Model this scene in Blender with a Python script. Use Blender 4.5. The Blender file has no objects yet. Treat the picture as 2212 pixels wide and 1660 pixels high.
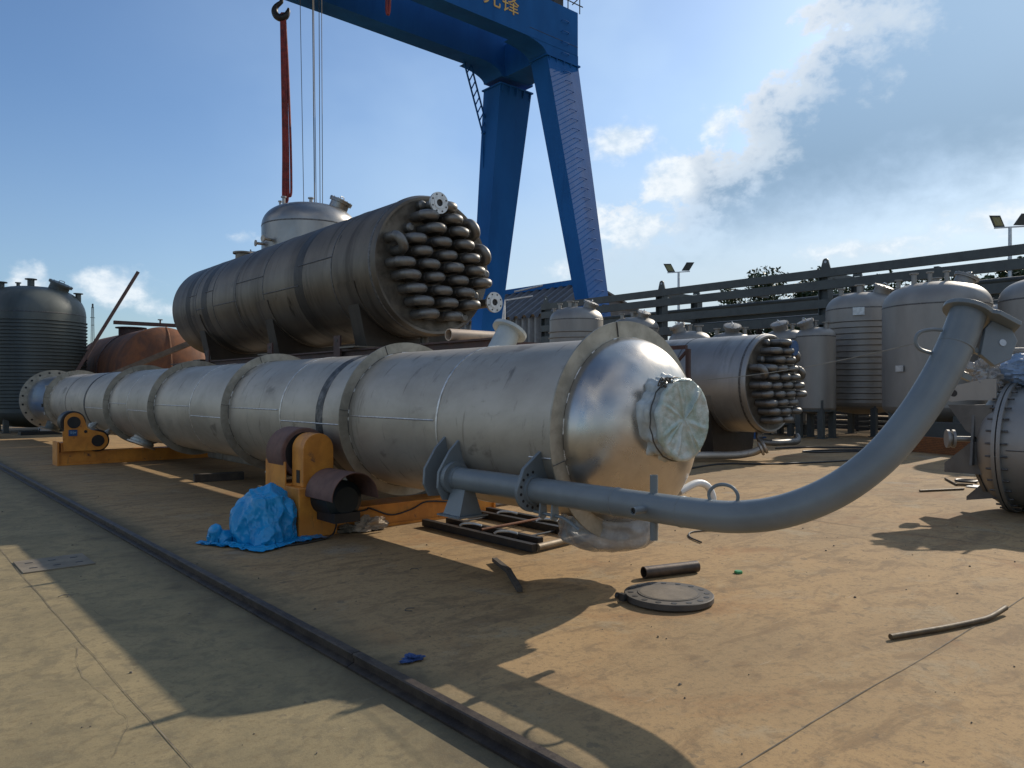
import bpy, bmesh, math, random
from mathutils import Vector, Matrix, noise
random.seed(7)
R = math.radians
sc = bpy.context.scene

# ------------------------------------------------------------------ camera, sky, sun, exposure
# World axes: Y runs along the long column and the crane rail, X runs away to the right, Z up; metres.
cam = bpy.data.cameras.new('camera')
cam.sensor_width = 36; cam.lens = 1620 / 2212 * 36
cam.shift_y = 12 / 2212
cam.clip_start = 0.05; cam.clip_end = 3000
camo = bpy.data.objects.new('camera', cam); sc.collection.objects.link(camo)
camo.location = (0, 0, 1.6); camo.rotation_euler = (R(90), 0, -R(40.96))
sc.camera = camo

SUN_AZ, SUN_EL = 86.5, 31.0          # azimuth clockwise from +Y
w = bpy.data.worlds.new('World'); sc.world = w; w.use_nodes = True
NT = w.node_tree; NT.nodes.clear()


class NB:
    """small node builder"""
    def __init__(s, nt): s.nt = nt
    def n(s, t, **kw):
        o = s.nt.nodes.new(t)
        for k, v in kw.items(): setattr(o, k, v)
        return o
    def put(s, sock, v):
        if v is None: return
        if isinstance(v, bpy.types.NodeSocket): s.nt.links.new(v, sock)
        else: sock.default_value = v
    def m(s, op, a, b=None, c=None, clamp=False):
        o = s.n('ShaderNodeMath', operation=op, use_clamp=clamp)
        s.put(o.inputs[0], a); s.put(o.inputs[1], b); s.put(o.inputs[2], c)
        return o.outputs[0]
    def ss(s, x, a, b):                       # smoothstep
        o = s.n('ShaderNodeMapRange', interpolation_type='SMOOTHSTEP')
        s.put(o.inputs[0], x); s.put(o.inputs[1], a); s.put(o.inputs[2], b)
        return o.outputs[0]
    def mix(s, f, a, b, blend='MIX'):
        o = s.n('ShaderNodeMix', data_type='RGBA', blend_type=blend)
        s.put(o.inputs[0], f); s.put(o.inputs[6], a); s.put(o.inputs[7], b)
        return o.outputs[2]
    def noise(s, vec, scale, detail=6, rough=.55, dist=0):
        o = s.n('ShaderNodeTexNoise')
        s.put(o.inputs['Vector'], vec); o.inputs['Scale'].default_value = scale
        o.inputs['Detail'].default_value = detail; o.inputs['Roughness'].default_value = rough
        o.inputs['Distortion'].default_value = dist
        return o.outputs[0]
    def mapping(s, vec, scale):
        o = s.n('ShaderNodeMapping'); s.put(o.inputs[0], vec); o.inputs[3].default_value = scale
        return o.outputs[0]


def col(c): return (c[0], c[1], c[2], 1)


b = NB(NT)
sky = b.n('ShaderNodeTexSky', sky_type='NISHITA'); sky.sun_disc = False
sky.sun_elevation = R(SUN_EL); sky.sun_rotation = R(SUN_AZ)
sky.air_density = 1.0; sky.dust_density = 1.2; sky.ozone_density = 2.0; sky.altitude = 0
tc = b.n('ShaderNodeTexCoord'); sep = b.n('ShaderNodeSeparateXYZ'); NT.links.new(tc.outputs['Generated'], sep.inputs[0])
dx, dy, dz = sep.outputs
az = b.m('MULTIPLY', b.m('ARCTAN2', dx, dy), 180 / math.pi)
el = b.m('MULTIPLY', b.m('ARCSINE', dz), 180 / math.pi)
cv = b.n('ShaderNodeCombineXYZ'); b.put(cv.inputs[0], b.m('MULTIPLY', az, .2)); b.put(cv.inputs[1], b.m('MULTIPLY', el, .27))
n1 = b.noise(cv.outputs[0], .9, 10, .56, .2)        # cloud bodies
n2 = b.noise(cv.outputs[0], 3.2, 9, .60, .15)       # billows
n3 = b.noise(cv.outputs[0], .35, 4, .5)             # broad veil
def blob(a, e, sa, se, wt):
    u = b.m('DIVIDE', b.m('SUBTRACT', az, a), sa); v = b.m('DIVIDE', b.m('SUBTRACT', el, e), se)
    return b.m('MULTIPLY', b.m('EXPONENT', b.m('MULTIPLY', b.m('ADD', b.m('MULTIPLY', u, u), b.m('MULTIPLY', v, v)), -1)), wt)
wob = b.m('ADD', b.m('MULTIPLY_ADD', n1, 11, -5.5), b.m('MULTIPLY_ADD', n2, 5, -2.5))
# a broad grey-blue cloud bank towards the sun side, its edge leaning back with height
edge = b.m('SUBTRACT', az, b.m('MULTIPLY_ADD', el, 1.0, 37.0))
wob = b.m('ADD', b.m('MULTIPLY_ADD', n1, 20, -10), b.m('MULTIPLY_ADD', n2, 9, -4.5))
dd = b.m('ADD', edge, wob)
low = b.m('SUBTRACT', el, b.m('MULTIPLY_ADD', az, .05, 7.6))
s_low = b.ss(b.m('ADD', low, b.m('MULTIPLY', wob, .22)), -2.5, 6.0)
s_right = b.ss(az, 165, 120)
s_top = b.ss(b.m('ADD', el, b.m('MULTIPLY', wob, .3)), 40, 30)
mass = b.m('MULTIPLY', b.m('MULTIPLY', b.ss(dd, .0, 2.6), s_low), b.m('MULTIPLY', s_right, s_top))
body = b.ss(b.m('ADD', dd, b.m('MULTIPLY_ADD', n2, 8, -4)), 1.0, 10.0)
# white cumulus heaps: along the edge of the bank, below it, and small ones low in the clear sky
heap = None
for q in ((49.4, 18.2, 3.2, 1.6, .50), (52.8, 15.2, 2.4, 2.4, .50), (50.6, 11.9, 4.0, 1.6, .48), (46.8, 13.2, 1.8, 1.0, .38), (56.6, 18.6, 2.2, 2.2, .40),
          (76, 10.6, 8, 1.4, .42), (66, 9.6, 7, 1.2, .40), (86, 12, 6, 1.6, .36), (45.5, 9, 3, 1.2, .34), (8.0, 7.0, 1.7, 1.5, .40), (13.2, 6.9, 3.2, 1.6, .44), (16, 5.6, 2.4, 1, .38), (21.4, 10.8, 1.6, .7, .36),
          (-20, 8, 6, 2, .36), (-60, 10, 8, 2.5, .36), (130, 10, 9, 3, .38), (-120, 9, 8, 2.5, .36), (178, 9, 8, 2, .36)):
    v = blob(*q); heap = v if heap is None else b.m('MAXIMUM', heap, v)
dens = b.m('ADD', heap, b.m('ADD', b.m('MULTIPLY', n1, .42), b.m('MULTIPLY', n2, .40)))
white = b.ss(dens, .58, .84)
billow = b.ss(b.m('ADD', n2, b.m('MULTIPLY', n1, .5)), .55, .95)
veil = b.m('MULTIPLY', b.m('MULTIPLY', b.ss(az, 4, 50), b.ss(az, 175, 130)), b.m('MULTIPLY_ADD', b.ss(n3, .3, .7), .25, .10))
skyc = b.mix(1.0, sky.outputs[0], (.74, .90, 1.06, 1), 'MULTIPLY')
skyc = b.mix(veil, skyc, (5.2, 6.8, 8.2, 1))
skyc = b.mix(b.m('MULTIPLY', b.ss(el, 21, 3), b.m('MULTIPLY_ADD', b.m('MULTIPLY', b.ss(az, 14, 58), b.ss(az, 178, 140)), .78, .16)), skyc, (4.5, 5.2, 5.6, 1))
shade = b.mix(b.ss(el, 9, 25), (1.6, 2.5, 3.5, 1), (2.3, 3.55, 5.1, 1))
skyc = b.mix(b.m('MULTIPLY', mass, .90), skyc, b.mix(body, b.mix(billow, (4.6, 5.3, 6.0, 1), (6.6, 6.9, 7.2, 1)), shade))
skyc = b.mix(b.m('MULTIPLY', white, .85), skyc, b.mix(billow, (4.9, 5.8, 6.7, 1), (7.2, 7.6, 7.9, 1)))
# white cumulus added outside the view to brighten and neutralise the fill light
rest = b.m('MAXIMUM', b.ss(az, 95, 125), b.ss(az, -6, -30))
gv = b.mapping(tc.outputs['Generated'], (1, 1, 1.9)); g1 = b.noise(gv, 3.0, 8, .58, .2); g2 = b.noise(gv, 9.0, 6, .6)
fill_cum = b.m('MULTIPLY', b.ss(b.m('ADD', g1, b.m('MULTIPLY_ADD', g2, .3, -.15)), .46, .60), b.m('MULTIPLY', b.ss(el, 2, 7), b.ss(el, 72, 45)))
skyc = b.mix(b.m('MULTIPLY', b.m('MULTIPLY', fill_cum, rest), .85), skyc, b.mix(b.ss(g2, .35, .6), (5.4, 5.7, 6.0, 1), (8.2, 8.2, 8.0, 1)))
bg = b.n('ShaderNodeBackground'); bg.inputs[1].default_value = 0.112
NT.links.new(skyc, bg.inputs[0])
out = b.n('ShaderNodeOutputWorld'); NT.links.new(bg.outputs[0], out.inputs[0])

sun = bpy.data.lights.new('sun', 'SUN'); sun.energy = 3.8; sun.angle = R(.53); sun.color = (1, .90, .76)
so = bpy.data.objects.new('sun', sun); sc.collection.objects.link(so)
sd = Vector((math.sin(R(SUN_AZ)) * math.cos(R(SUN_EL)), math.cos(R(SUN_AZ)) * math.cos(R(SUN_EL)), math.sin(R(SUN_EL))))
so.rotation_euler = sd.to_track_quat('Z', 'Y').to_euler(); so.location = (60, 0, 40)
sc.view_settings.view_transform = 'Standard'; sc.view_settings.look = 'None'
sc.view_settings.exposure = 0.24; sc.view_settings.gamma = 1; sc.view_settings.use_curve_mapping = False


# ------------------------------------------------------------------ materials
def mat(name, c1, rough=.5, metal=0., c2=None, scale=3., stretch=(1, 1, 1), bump=0., bscale=40., lo=.35, hi=.65,
        rvar=.12, spots=None, spotscale=9., alpha=1., coat=0., streak=None, spec=.5):
    m = bpy.data.materials.new(name); m.use_nodes = True
    nt = m.node_tree; q = NB(nt); bs = nt.nodes['Principled BSDF']
    t = q.n('ShaderNodeTexCoord'); v = q.mapping(t.outputs['Object'], stretch)
    n = q.noise(v, scale, 8, .62, .3)
    c2 = c2 or tuple(x * .62 for x in c1)
    cc = q.mix(q.ss(n, lo, hi), col(c1), col(c2))
    if spots:
        ns = q.noise(v, spotscale, 6, .6, .2)
        cc = q.mix(q.ss(ns, spots[3], spots[3] + .1), cc, col(spots[:3]))
    if streak:                       # (colour, stretch, scale, lo, hi, strength)
        sv = q.mapping(t.outputs['Object'], streak[1])
        sn = q.m('MULTIPLY', q.ss(q.noise(sv, streak[2], 7, .7, .5), streak[3], streak[4]), streak[5])
        cc = q.mix(sn, cc, col(streak[0]))
    nt.links.new(cc, bs.inputs['Base Color'])
    n2 = q.noise(v, scale * 3.1, 6, .6)
    nt.links.new(q.m('MULTIPLY_ADD', n2, rvar * 2, rough - rvar), bs.inputs['Roughness'])
    bs.inputs['Metallic'].default_value = metal; bs.inputs['Specular IOR Level'].default_value = spec
    if coat: bs.inputs['Coat Weight'].default_value = coat
    if bump:
        bp = q.n('ShaderNodeBump'); bp.inputs['Strength'].default_value = bump; bp.inputs['Distance'].default_value = .01
        nt.links.new(q.noise(v, bscale, 5, .6), bp.inputs['Height']); nt.links.new(bp.outputs[0], bs.inputs['Normal'])
    if alpha < 1:
        bs.inputs['Alpha'].default_value = alpha
    return m


STEEL = mat('stainless_brushed', (.49, .44, .37), .54, .76, (.36, .32, .265), 1.7, (1, .6, 1), .22, 2.6, .3, .72, .10, (.25, .222, .185, .60), 2.6, streak=((.17, .15, .125), (1.2, 6, 1.2), 1.6, .57, .70, .7))
STEELD = mat('stainless_ring', (.40, .37, .31), .5, .8, (.28, .26, .215), 5, bump=.08)
BAND = mat('rubbed_band', (.20, .19, .18), .55, .7, (.06, .058, .055), 9, (1, 1, 1), .2, 50, .3, .6)
WELD = mat('weld_bead', (.78, .76, .72), .35, .9, (.5, .48, .45), 20, bump=.4, bscale=90)
WELDD = mat('weld_dark', (.16, .155, .15), .5, .8, (.09, .085, .08), 20, bump=.4, bscale=90)
EXCH = mat('exchanger_steel', (.185, .162, .135), .46, .80, (.115, .10, .084), .9, (.6, 1.3, .6), .06, 40, .3, .7, .08, (.06, .052, .044, .62), 2.6, streak=((.065, .056, .048), (.25, 2.2, .25), 1.0, .50, .66, .75))
EXFACE = mat('tube_sheet_steel', (.19, .17, .14), .55, .75, (.10, .09, .075), 4, bump=.25, bscale=25)
BEND = mat('bend_steel', (.20, .192, .178), .48, .75, (.14, .133, .122), 5, bump=.15, bscale=20, spots=(.10, .085, .07, .64), spotscale=4)
SILVER = mat('tank_steel', (.31, .295, .27), .54, .62, (.245, .232, .212), 1.4, (1, 1, .35), .05, 50, .3, .75, .06)
DKTANK = mat('dark_tank_paint', (.115, .125, .11), .5, .1, (.07, .078, .07), 1.2, (1, 1, .4), .08, 40, .3, .7)
DAVIT = mat('grey_paint', (.165, .187, .195), .42, .0, (.14, .158, .166), 3, bump=.05, rvar=.1, coat=.08, spots=(.11, .11, .105, .70), spotscale=11)
BLUE = mat('crane_blue', (.016, .118, .345), .62, .0, (.012, .085, .255), .35, (1, 1, .4), .0, lo=.3, hi=.7, spots=(.03, .13, .32, .70), spotscale=1.6, spec=.08, streak=((.008, .06, .19), (.5, .5, .06), 1.2, .52, .72, .6))
ORANGE = mat('orange_paint', (.66, .26, .035), .5, 0, (.50, .18, .025), 4, bump=.08, spots=(.09, .05, .035, .64), spotscale=6, streak=((.20, .10, .04), (3, 3, .7), 3, .58, .72, .6))
RUBBER = mat('roller_rubber', (.165, .085, .062), .75, 0, (.11, .058, .045), 6, bump=.15)
BLACK = mat('black_steel', (.016, .016, .017), .5, .2, (.028, .025, .022), 6)
DARK = mat('dark_interior', (.010, .016, .017), .55, 0, (.02, .025, .024), 6)
RUST = mat('rusty_steel', (.20, .072, .026), .8, .1, (.085, .038, .022), 2.2, (1, 1, .6), .25, 30, .3, .7)
BROWN = mat('primer_brown', (.085, .042, .034), .65, .1, (.05, .03, .026), 4, bump=.1)
RAILM = mat('rail_steel', (.085, .066, .050), .55, .5, (.045, .034, .028), 8, bump=.25, bscale=60)
RACK = mat('rack_paint', (.066, .078, .076), .5, 0, (.05, .058, .058), 2)
WHITE = mat('white_paint', (.72, .72, .70), .5, 0, (.55, .55, .53), 2)
GALV = mat('galvanised', (.55, .56, .56), .42, .6, (.42, .43, .43), 12)
CORR = mat('corrugated_sheet', (.20, .21, .22), .5, .4, (.15, .155, .16), 1)
ROOFM = mat('roof_sheet', (.10, .10, .105), .55, .2, (.07, .07, .075), 1)
LEAF = mat('leaf', (.045, .075, .022), .55, 0, (.022, .040, .014), .8)
BARK = mat('bark', (.06, .045, .032), .85, 0, None, 6, bump=.4)
REDS = mat('red_sling', (.26, .03, .022), .7, 0, (.12, .02, .018), 3, bump=.3, bscale=60)
GOLD = mat('gold_letters', (.62, .40, .10), .55, 0, (.5, .3, .08), 3)
BAG = mat('blue_plastic', (.012, .28, .55), .30, 0, (.010, .22, .46), 4, rvar=.08)
CLOTH = mat('blue_cover', (.22, .30, .42), .55, 0, (.17, .24, .34), 3, bump=.1)
FILM = mat('plastic_film', (.50, .52, .50), .22, 0, (.36, .38, .36), 9, bump=.5, bscale=22, rvar=.1)
BUBBLE = mat('bubble_wrap', (.50, .53, .50), .24, .15, (.28, .36, .31), 5, bump=.5, bscale=70, rvar=.1)
CLEAR = mat('clear_film', (.40, .38, .35), .18, 0, (.28, .26, .24), 8, bump=.5, bscale=25, alpha=.72)
CARD = mat('cardboard', (.42, .33, .24), .8, 0, (.30, .24, .18), 6)
MESHO = mat('orange_mesh', (.32, .115, .03), .7, 0, (.22, .08, .025), 10)
WOOD = mat('old_timber', (.075, .058, .042), .85, 0, (.045, .036, .028), 6, (1, 6, 1), .3)
BRASS = mat('weathered_bar', (.13, .088, .04), .65, .2, (.075, .05, .026), 8, bump=.2)
LAMPG = mat('lamp_glass', (.30, .30, .20), .2, 0, (.25, .25, .12), 8)
BLUECAP = mat('blue_cap', (.02, .09, .24), .4, 0)
GREENP = mat('green_cap', (.05, .28, .08), .4, 0)
PLATEM = mat('steel_cover', (.20, .165, .115), .75, .1, (.145, .12, .085), 5, bump=.2)
JOINT = mat('joint_filler', (.10, .083, .058), .95, 0, (.20, .165, .115), 5, lo=.4, hi=.6)
TANP = mat('tan_pipe', (.55, .42, .30), .5, .1, (.4, .3, .22), 5)
WIRE = mat('wire', (.10, .095, .085), .6, .3)
DKGREY = mat('dark_grey_plate', (.13, .128, .12), .5, .4, (.09, .088, .083), 3)
STONE = mat('grit', (.18, .15, .11), .9, 0, (.07, .06, .05), 3)


def ground_material():
    m = bpy.data.materials.new('dusty_concrete'); m.use_nodes = True
    nt = m.node_tree; q = NB(nt); bs = nt.nodes['Principled BSDF']
    t = q.n('ShaderNodeTexCoord'); o = t.outputs['Object']
    s = q.n('ShaderNodeSeparateXYZ'); nt.links.new(o, s.inputs[0])
    nl = q.noise(o, .28, 7, .62, .5); nm = q.noise(o, 1.5, 10, .70, .6); nb = q.noise(o, 5.5, 9, .72, .4); nf = q.noise(o, 22, 6, .7); nff = q.noise(o, 110, 3, .7)
    st = q.noise(q.mapping(o, (1.0, 2.6, 1)), 1.4, 9, .70, .9)       # swept streaks
    wobx = q.m('MULTIPLY_ADD', nm, .5, q.m('ADD', s.outputs[0], -.25))
    yard = q.ss(wobx, 2.15, 2.75)
    # bare grey-buff concrete on the camera side of the rail, sandy dust on the yard side
    grey = q.mix(q.ss(nm, .34, .66), (0.277, 0.217, 0.116, 1), (0.197, 0.159, 0.089, 1))
    grey = q.mix(q.m('MULTIPLY', q.ss(nb, .48, .62), .6), grey, (0.136, 0.114, 0.071, 1))
    grey = q.mix(q.m('MULTIPLY', q.ss(nl, .52, .66), .4), grey, (0.289, 0.237, 0.135, 1))
    dust = q.mix(q.ss(nl, .36, .64), (0.373, 0.241, 0.112, 1), (0.279, 0.190, 0.097, 1))
    dust = q.mix(q.m('MULTIPLY', q.ss(st, .47, .64), .70), dust, (0.200, 0.126, 0.062, 1))
    dust = q.mix(q.m('MULTIPLY', q.ss(nm, .54, .68), .55), dust, (0.316, 0.256, 0.161, 1))
    dust = q.mix(q.m('MULTIPLY', q.ss(nb, .50, .66), .60), dust, (0.177, 0.118, 0.065, 1))
    dust = q.mix(q.m('MULTIPLY', q.ss(q.noise(o, .7, 6, .65, .5), .55, .68), .6), dust, (0.260, 0.133, 0.054, 1))
    dust = q.mix(q.m('MULTIPLY', q.ss(q.noise(o, .45, 5, .6, .3), .62, .70), .5), dust, (0.251, 0.244, 0.202, 1))
    c = q.mix(yard, grey, dust)
    # grime collected along the crane rail
    dr = q.m('ABSOLUTE', q.m('SUBTRACT', s.outputs[0], 2.14))
    gr = q.m('MULTIPLY', q.ss(q.m('ADD', dr, q.m('MULTIPLY_ADD', nm, 1.4, -.7)), .40, .02), .70)
    c = q.mix(gr, c, (0.077, 0.063, 0.041, 1))
    # oil and rubber-dark patches, fine grit
    c = q.mix(q.m('MULTIPLY', q.ss(q.noise(o, .6, 8, .72, 1.0), .60, .70), .55), c, (0.096, 0.075, 0.046, 1))
    c = q.mix(q.m('MULTIPLY', q.ss(nf, .50, .66), .50), c, (0.153, 0.111, 0.060, 1))
    c = q.mix(q.m('MULTIPLY', q.ss(nff, .60, .72), .45), c, (0.081, 0.063, 0.039, 1))
    c = q.mix(q.m('MULTIPLY', q.ss(nff, .42, .32), .25), c, (0.401, 0.321, 0.193, 1))
    sp = q.noise(o, 7.5, 4, .55, .2)
    c = q.mix(q.m('MULTIPLY', q.ss(sp, .665, .69), .45), c, (.095, .080, .060, 1))          # small drips and spatter
    c = q.mix(q.m('MULTIPLY', q.ss(q.noise(q.mapping(o, (1, 9, 1)), 2.2, 6, .7, .3), .64, .70), .35), c, (.40, .335, .235, 1))   # pale scrapes
    c = q.mix(q.m('MULTIPLY', q.ss(q.noise(o, 45, 5, .75), .52, .66), .38), c, (.125, .102, .072, 1))
    nt.links.new(c, bs.inputs['Base Color'])
    bs.inputs['Roughness'].default_value = .88
    bs.inputs['Specular IOR Level'].default_value = .25
    bp = q.n('ShaderNodeBump'); bp.inputs['Strength'].default_value = .35; bp.inputs['Distance'].default_value = .012
    h = q.m('ADD', q.m('MULTIPLY', nf, .6), q.m('ADD', q.m('MULTIPLY', nff, .3), nm))
    nt.links.new(h, bp.inputs['Height']); nt.links.new(bp.outputs[0], bs.inputs['Normal'])
    return m


GROUND = ground_material()


# ------------------------------------------------------------------ mesh helpers
class MB:
    def __init__(s): s.v = []; s.f = []
    def add(s, vs, fs):
        o = len(s.v); s.v += [tuple(p) for p in vs]; s.f += [tuple(i + o for i in f) for f in fs]; return s
    def hexa(s, p):         # 8 corners: bottom 4 ccw, top 4 ccw
        return s.add(p, [(3, 2, 1, 0), (4, 5, 6, 7), (0, 1, 5, 4), (1, 2, 6, 5), (2, 3, 7, 6), (3, 0, 4, 7)])
    def box(s, x0, x1, y0, y1, z0, z1):
        return s.hexa([(x0, y0, z0), (x1, y0, z0), (x1, y1, z0), (x0, y1, z0), (x0, y0, z1), (x1, y0, z1), (x1, y1, z1), (x0, y1, z1)])
    def bar(s, a, b_, w_, h_, up=(0, 0, 1)):
        a = Vector(a); b_ = Vector(b_); d = (b_ - a).normalized(); u = Vector(up)
        if abs(d.dot(u)) > .98: u = Vector((1, 0, 0))
        x = d.cross(u).normalized() * w_ / 2; y = x.cross(d).normalized() * h_ / 2
        return s.hexa([a - x - y, a + x - y, b_ + x - y, b_ - x - y, a - x + y, a + x + y, b_ + x + y, b_ - x + y])
    def prism(s, poly, d0, d1, f):      # poly 2d; f(u,v,d)->xyz
        n = len(poly)
        vs = [f(u, v, d0) for u, v in poly] + [f(u, v, d1) for u, v in poly]
        fs = [tuple(range(n))[::-1], tuple(range(n, 2 * n))] + [(i, (i + 1) % n, n + (i + 1) % n, n + i) for i in range(n)]
        return s.add(vs, fs)
    def lathe(s, prof, o=(0, 0, 0), ax=(0, 0, 1), seg=48, a0=0., a1=2 * math.pi):
        o = Vector(o); d = Vector(ax).normalized(); t = Vector((0, 0, 1)) if abs(d.z) < .9 else Vector((1, 0, 0))
        x = t.cross(d).normalized(); y = d.cross(x)
        full = a1 - a0 > 6.28; n = seg if full else seg + 1
        vs = []; fs = []
        for r, h in prof:
            for k in range(n):
                a = a0 + (a1 - a0) * k / seg
                vs.append(o + d * h + (x * math.cos(a) + y * math.sin(a)) * r)
        for i in range(len(prof) - 1):
            for k in range(seg):
                k2 = (k + 1) % n
                fs.append((i * n + k, i * n + k2, (i + 1) * n + k2, (i + 1) * n + k))
        return s.add(vs, fs)
    def cyl(s, a, b_, r, seg=24, r2=None):
        a = Vector(a); L = (Vector(b_) - a).length; r2 = r if r2 is None else r2
        return s.lathe([(0.0001, 0), (r, 0), (r2, L), (0.0001, L)], a, Vector(b_) - a, seg)
    def pipe(s, a, b_, r, ri, seg=24):
        a = Vector(a); L = (Vector(b_) - a).length
        return s.lathe([(ri, 0), (r, 0), (r, L), (ri, L), (ri, 0)], a, Vector(b_) - a, seg)
    def tube(s, pts, r, seg=12, closed=False, rr=None, caps=True):
        pts = [Vector(p) for p in pts]; n = len(pts); vs = []; fs = []; up = None
        for i, p in enumerate(pts):
            a = pts[(i - 1) % n] if (closed or i > 0) else p
            c = pts[(i + 1) % n] if (closed or i < n - 1) else p
            d = (c - a).normalized()
            if up is None:
                up = Vector((0, 0, 1)) if abs(d.z) < .9 else Vector((1, 0, 0))
            x = d.cross(up)
            if x.length < 1e-4: x = d.orthogonal()
            x.normalize(); y = x.cross(d).normalized(); up = y
            q = rr[i] if rr else r
            for k in range(seg):
                t = 2 * math.pi * k / seg
                vs.append(p + (x * math.cos(t) + y * math.sin(t)) * q)
        for i in range(n if closed else n - 1):
            j = (i + 1) % n
            for k in range(seg):
                k2 = (k + 1) % seg
                fs.append((i * seg + k, i * seg + k2, j * seg + k2, j * seg + k))
        if caps and not closed:
            fs.append(tuple(range(seg))[::-1]); fs.append(tuple(range((n - 1) * seg, n * seg)))
        return s.add(vs, fs)
    def mesh(s, name, m, off=(0, 0, 0), smooth=True, ang=32):
        me = bpy.data.meshes.new(name)
        ox, oy, oz = off
        me.from_pydata([(p[0] - ox, p[1] - oy, p[2] - oz) for p in s.v], [], s.f)
        bm = bmesh.new(); bm.from_mesh(me)
        bmesh.ops.recalc_face_normals(bm, faces=bm.faces); bm.to_mesh(me); bm.free()
        if m: me.materials.append(m)
        if smooth:
            me.polygons.foreach_set('use_smooth', [True] * len(me.polygons)); me.set_sharp_from_angle(angle=R(ang))
        me.update(); return me


def link(o): sc.collection.objects.link(o); return o
def root_of(o):
    while o.parent: o = o.parent
    return o
def tag(o, label, cat, group=None, kind=None):
    if label: o['label'] = label
    if cat: o['category'] = cat
    if group: o['group'] = group
    if kind: o['kind'] = kind
    return o
def thing(name, label, cat, loc=(0, 0, 0), group=None, rz=0):
    o = link(bpy.data.objects.new(name, None)); o.location = loc; o.rotation_euler = (0, 0, rz)
    o.empty_display_size = .2
    return tag(o, label, cat, group)
def part(name, mb, m, parent, world=True, smooth=True, label=None, ang=32, bevel=0):
    off = root_of(parent).location if world else (0, 0, 0)
    o = link(bpy.data.objects.new(name, mb.mesh(name, m, off, smooth, ang))); o.parent = parent
    if label: o['label'] = label
    if bevel: add_bevel(o, bevel)
    return o
def pcopy(src, parent, loc=(0, 0, 0), rot=(0, 0, 0)):
    o = link(src.copy()); o.parent = parent; o.location = loc; o.rotation_euler = rot; return o
def add_bevel(o, wd):
    md = o.modifiers.new('bevel', 'BEVEL'); md.width = wd; md.segments = 2; md.limit_method = 'ANGLE'; md.angle_limit = R(40)
def single(name, mb, m, label, cat, group=None, kind=None, smooth=True, bevel=0):
    xs = [p[0] for p in mb.v]; ys = [p[1] for p in mb.v]; zs = [p[2] for p in mb.v]
    off = ((min(xs) + max(xs)) / 2, (min(ys) + max(ys)) / 2, min(zs))
    o = link(bpy.data.objects.new(name, mb.mesh(name, m, off, smooth))); o.location = off
    if bevel: add_bevel(o, bevel)
    return tag(o, label, cat, group, kind)
def struct(name, mb, m, smooth=False):
    o = link(bpy.data.objects.new(name, mb.mesh(name, m, (0, 0, 0), smooth))); o['kind'] = 'structure'; return o
def arc(c, r, a0, a1, n, f):
    return [f(c[0] + r * math.cos(R(a0 + (a1 - a0) * i / n)), c[1] + r * math.sin(R(a0 + (a1 - a0) * i / n))) for i in range(n + 1)]
def ell(r, h0, depth, n=14):            # half-ellipse head profile from rim to pole
    return [(max(r * math.cos(math.pi / 2 * i / n), .0001), h0 + depth * math.sin(math.pi / 2 * i / n)) for i in range(n + 1)]
def rndpts(pts, k=6):                   # catmull-rom
    P = [Vector(p) for p in pts]; P = [P[0] * 2 - P[1]] + P + [P[-1] * 2 - P[-2]]; o = []
    for i in range(1, len(P) - 2):
        for j in range(k):
            t = j / k; a, b_, c, d = P[i - 1:i + 3]
            o.append(.5 * ((2 * b_) + (c - a) * t + (2 * a - 5 * b_ + 4 * c - d) * t * t + (3 * b_ - a - 3 * c + d) * t ** 3))
    return o + [P[-2]]


# ------------------------------------------------------------------ ground
g = struct('ground', MB().add([(-300, -300, 0), (600, -300, 0), (600, 900, 0), (-300, 900, 0)], [(0, 1, 2, 3)]), GROUND)
def joint(x0, y0, x1, y1, wd):
    n = max(2, int(math.hypot(x1 - x0, y1 - y0) / .35)); vs = []; fs = []
    nx, ny = -(y1 - y0), (x1 - x0); L = math.hypot(nx, ny); nx /= L; ny /= L
    for i in range(n + 1):
        t = i / n; x = x0 + (x1 - x0) * t; y = y0 + (y1 - y0) * t
        o = random.uniform(-.006, .006); h = wd / 2 * random.uniform(.45, 1.25)
        vs += [(x + nx * (o - h), y + ny * (o - h), .004), (x + nx * (o + h), y + ny * (o + h), .004)]
        if i: fs.append((2 * i - 2, 2 * i, 2 * i + 1, 2 * i - 1))
    part('joint', MB().add(vs, fs), JOINT, g, smooth=False)
joint(1.06, -1, 1.02, 30, .0055)
joint(2.4, 1.77, 30, 1.77, .007)
joint(8.12, -3, 8.12, 9, .012); joint(8.78, -3, 8.78, 9, .012)
joint(2.4, 9.2, 30, 9.2, .010)
def crack(pts, wd):
    P = rndpts([(x + random.uniform(-.03, .03), y + random.uniform(-.03, .03), 0) for x, y in pts], 14); vs = []; fs = []
    for i, p in enumerate(P):
        o = .03 * noise.noise(Vector((p.x * 4, p.y * 4, 3))) + .012 * noise.noise(Vector((p.x * 17, p.y * 17, 9))); h = wd / 2 * random.uniform(.25, 1.3)
        vs += [(p.x + o - h, p.y + o * .6, .004), (p.x + o + h, p.y + o * .6 + h * .3, .004)]
        if i: fs.append((2 * i - 2, 2 * i, 2 * i + 1, 2 * i - 1))
    part('crack', MB().add(vs, fs), JOINT, g, smooth=False)
crack([(1.04, 5.4), (.9, 4.7), (.95, 4.0), (.7, 3.2), (.78, 2.6)], .003)
crack([(1.05, 6.8), (1.25, 6.3), (1.32, 5.6), (1.6, 5.1), (1.7, 4.4)], .0025)
crack([(3.2, 2.6), (3.7, 2.5), (4.2, 2.2), (4.9, 2.25), (5.6, 1.9)], .004)
crack([(5.8, 3.3), (6.6, 3.0), (7.4, 3.1), (8.1, 2.7)], .004)

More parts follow.
